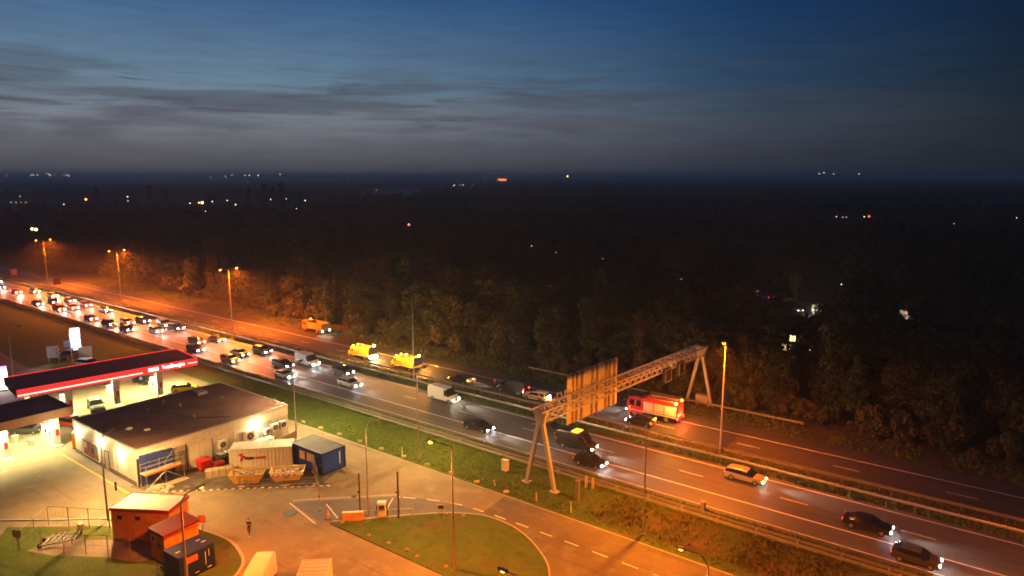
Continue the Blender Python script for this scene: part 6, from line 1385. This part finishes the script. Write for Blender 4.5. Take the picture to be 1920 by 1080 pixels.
def house(label, x, y, rz, w, d, h, lit_m, nwin=4, roofm=None, wallm=None, cat='house', sign=None):
    t = thing('house', label, cat, (x, y, 0), rz)
    MB().box(-w/2, w/2, -d/2, d/2, 0, h).build('wall', wallm or M['brick'], t)
    rf_ = MB().add([(-w/2-.3, -d/2-.4, h), (w/2+.3, -d/2-.4, h), (w/2+.3, d/2+.4, h), (-w/2-.3, d/2+.4, h), (-w/2-.3, 0, h+d*.45), (w/2+.3, 0, h+d*.45)], [(0, 1, 5, 4), (2, 3, 4, 5), (1, 2, 5), (3, 0, 4), (0, 3, 2, 1)]).build('roof', roofm or M['tile_roof'], t); MB().box(w*.25, w*.25+.7, -.3, .4, h+d*.3, h+d*.45+.8).build('chimney', M['brick'], rf_)
    for k in range(nwin):
        x0 = -w/2+w*(k+.5)/nwin
        for z in ((1.0, h-2.0) if 4.5 < h < 15 else (h-7, h-4.5, h-2.0) if h > 15 else (1.0,)):
            wd = MB().box(x0-.55, x0+.55, -d/2-.04, -d/2-.005, z, z+1.3).build('window', lit_m, t); MB().box(x0-.6, x0-.55, -d/2-.07, -d/2, z-.05, z+1.35).box(x0+.55, x0+.6, -d/2-.07, -d/2, z-.05, z+1.35).box(x0-.55, x0+.55, -d/2-.07, -d/2, z+1.3, z+1.35).box(x0-.55, x0+.55, -d/2-.07, -d/2, z-.05, z).box(x0-.03, x0+.03, -d/2-.07, -d/2, z, z+1.3).build('window_frame', M['white'], wd)
    if sign: MB().box(-1.6, 1.6, -d/2-.25, -d/2-.05, h-.7, h-.15).build('sign_box', sign, t)
    return t
wl = emis('lit_window', (1, .72, .38), 3.0); wc = emis('lit_window_cool', (.9, .92, .95), .6)
house('pale building with a red lit sign glimpsed through the wood', -22.5, 191, R(6), 9, 7, 4.2, wc, 4, None, M['wall'], 'building', emis('red_sign', (1, .05, .04), 12))
lamp('POINT', (-24, 184.5, 4.0), 200, (.9, .95, .8), size=.5)
house('house with warm lit windows in the wood above the fire engine lamp', -38.6, 146, R(15), 8, 6, 5.0, emis('lit_window_bright', (1, .66, .3), 2.0), 5)
house('house with faint white windows in the wood behind the gantry', -62.3, 138, R(24), 7, 6, 6.0, wc, 5)

# ================================================================== DISTANT LIGHTS
lamp_pole = MB().cyl((0, 0, 0), (0, 0, 1), .012, .008, 6).mesh('pole', M['dark'])
HB = {}
def distant(label, px, py, z, col, strength, r, group, dist=None):
    """a far street lamp standing on the ground along the given bearing"""
    al = math.atan2(px-960, 1300.0)
    h = (py-330)/1300.0
    d = dist or max((CAM_H-z)/max(h, 1e-4), 60)
    f = d; u = (px-960)/1300.0*d; zz = z if dist is None else max(CAM_H-h*d*1.02, 5)
    x, y = FW.x*f+RT.x*u, FW.y*f+RT.y*u
    t = thing('far_lamp', label, 'lamp', (x, y, 0), 0, group)
    p = link('pole', lamp_pole, t); p.scale = (max(zz*.6, 4),)*2+(zz,)
    key = (col, round(strength, 2), round(r, 2))
    if key not in HB: HB[key] = MB().ball((0, 0, 0), r, 6).mesh('lamp_head', emis('far_%s_%d' % (''.join('%d' % (c*99) for c in col), int(strength*10)), col, strength))
    link('lamp_head', HB[key], t, (0, 0, zz))
WHT, ORG, YEL, RED, WRM = (.9, .95, 1), (1, .42, .10), (1, .75, .25), (1, .06, .04), (1, .72, .42)
GH = 'tiny lamps along the horizon'
for px_, py_, c in [(10, 329, WRM), (23, 329, RED), (27, 329, RED), (70, 328.5, WHT), (74, 328.5, WHT), (82, 328.5, WRM), (100, 325, WHT), (103, 327.5, WHT), (105, 329, YEL), (114, 328.5, RED), (128, 329.5, RED), (132, 328, RED), (136, 328.5, WHT), (140, 329.5, WHT), (402, 332, WHT), (429, 331.5, WHT), (442, 329, WHT), (466, 329, WRM), (474, 329, WRM), (490, 329, WHT), (531, 327, WRM), (911, 334, WHT), (1112, 333, WRM), (1528, 326, WHT), (1537, 324, WHT), (1555, 326.5, WRM), (1602, 326, WHT)]:
    distant('tiny far-off lamp glinting on the horizon line', px_, py_, 8, c, 9, .8, GH, 1900)
distant('yellowish lamp wider than the rest on the horizon near the centre', 1063, 330.5, 8, YEL, 16, 1.5, None, 1900)
ZL = 15
GB = 'small lamps among the dark land below the horizon'
for px_, py_, c, r in [(470, 341, WHT, .9), (475, 344, WHT, .6), (609, 338.5, WHT, 1.1), (613, 338.5, WHT, 1.1), (617, 338.5, WHT, 1.1), (610, 346, WHT, .8), (708, 356, YEL, .55), (852, 347.5, WHT, 1.1), (854, 346, WHT, .7), (863, 346, WHT, .7), (869, 346.5, WHT, 1.0), (887, 346.5, WHT, .8), (1010, 340, WHT, .8), (1034, 345, WHT, .6), (45, 367, YEL, .45), (125, 382, WHT, .4), (245, 368, WHT, .6), (245, 376, WHT, .4), (360, 380, WRM, .4), (402, 377, WHT, .4), (430, 375, WHT, .45), (445, 382.5, YEL, .45), (511, 373, WRM, .45), (540, 372, WRM, .4), (575, 375, WRM, .45), (558, 390, WHT, .25), (245, 418, WRM, .22), (388, 395, WRM, .25), (997, 460, WHT, .16), (1031, 470, WRM, .13), (1043, 472, WRM, .10), (1096, 488, WHT, .16), (1131, 484, WRM, .1), (1566, 405, WHT, .2), (1578, 406, WRM, .16), (1585, 406, WHT, .16), (1618, 405, WHT, .25), (1585, 533, WHT, .11), (1903, 407, WRM, .2), (1787, 418, WRM, .16)]:
    distant('small lamp among dark trees and fields below the horizon', px_, py_, 15, c if int(px_) % 3 == 0 or c is RED else WRM, 4.0, r, GB)
GO = 'orange lamps among the dark land'
distant('strongest orange farm lamp left of the row of tall trees', 383, 379, 15, ORG, 17.5, 0.96, GO)
distant('orange lamp right of the row of tall trees', 594, 388, 15, ORG, 12.5, 0.72, GO)
distant('yellow lamp low under the orange farm lamp', 408, 396, 15, YEL, 8.0, 0.60, GO)
distant('orange lamp beside the lone tall tree at the left', 167, 373, 15, ORG, 8.0, 0.84, GO)
distant('orange lamp to the left of the strongest farm lamp', 377, 379, 15, ORG, 6.0, 0.60, GO)
distant('red lamp above the wood at the centre', 767, 420, 15, RED, 12.5, 0.42, GO)
distant('twin yellow lamp at the left border, left of two', 61, 428, 15, YEL, 7.0, 0.54, GO)
distant('twin yellow lamp at the left border, right of two', 68, 429, 15, YEL, 7.0, 0.60, GO)
distant('orange lamp on the side road in the wood, left of two', 1760, 648, 4, WRM, 7.0, 0.14, GO)
distant('star-like orange lamp on the side road in the wood, right of two', 1813, 654, 4, ORG, 20.0, 0.16, GO)
distant('red bar-like lamp far off among dark trees at the right', 1627, 404.5, 15, RED, 4.5, 0.54, GO)
def far_house(label, px_, py_, w, h, m, rz=0):
    hh = (py_-330)/1300.0; d = (CAM_H-1)/hh; u = (px_-960)/1300*d; x, y = FW.x*d+RT.x*u, FW.y*d+RT.y*u
    house(label, x, y, YAW+rz, w, 8, h, m, 4)
far_house('long low house with an orange-lit front, far left in the fields', 45, 379, 26, 3.2, emis('far_window_a', (1, .6, .32), 2.0))
far_house('farmhouse with lit windows, left of two in the fields', 305, 384, 9, 4, emis('far_window_b', (1, .55, .35), 1.2))
far_house('farmhouse with bright lit windows, right of two in the fields', 321, 383, 11, 4.6, emis('far_window_c', (1, .55, .35), 3.2))
far_house('row house with red and white lights beyond the tall trees', 637, 374, 20, 3.5, emis('far_window_d', (1, .25, .18), 3.0))
far_house('white fronted shed in the trees at the centre left', 665, 408, 9, 2.6, emis('far_window_e', (.8, .8, .75), .5))
fh = (344-330)/1300; d_ = 33/fh; u_ = (942-960)/1300*d_; x_, y_ = FW.x*d_+RT.x*u_, FW.y*d_+RT.y*u_
t = house('large building glowing orange on the horizon at the centre', x_, y_, YAW, 40, 12, 24, emis('far_window_f', (1, .26, .05), 26), 9, None, mat('glow_wall', (.5, .3, .2), .8))
lamp('POINT', (x_-FW.x*30, y_-FW.y*30, 10), 60000, (1, .4, .12), size=1.5)

# ================================================================== AIR
hm = bpy.data.materials.new('haze'); hm.use_nodes = True; hn = hm.node_tree; hn.nodes.clear()
ho = hn.nodes.new('ShaderNodeOutputMaterial'); hv = hn.nodes.new('ShaderNodeVolumePrincipled'); hv.inputs['Color'].default_value = (.96, .92, .90, 1); hv.inputs['Density'].default_value = HAZE; hv.inputs['Anisotropy'].default_value = .35
hn.links.new(hv.outputs[0], ho.inputs['Volume'])
hb_ = MB().box(-36000, 36000, -36000, 36000, -2, 47).build('haze', hm); hb_['kind'] = 'stuff'
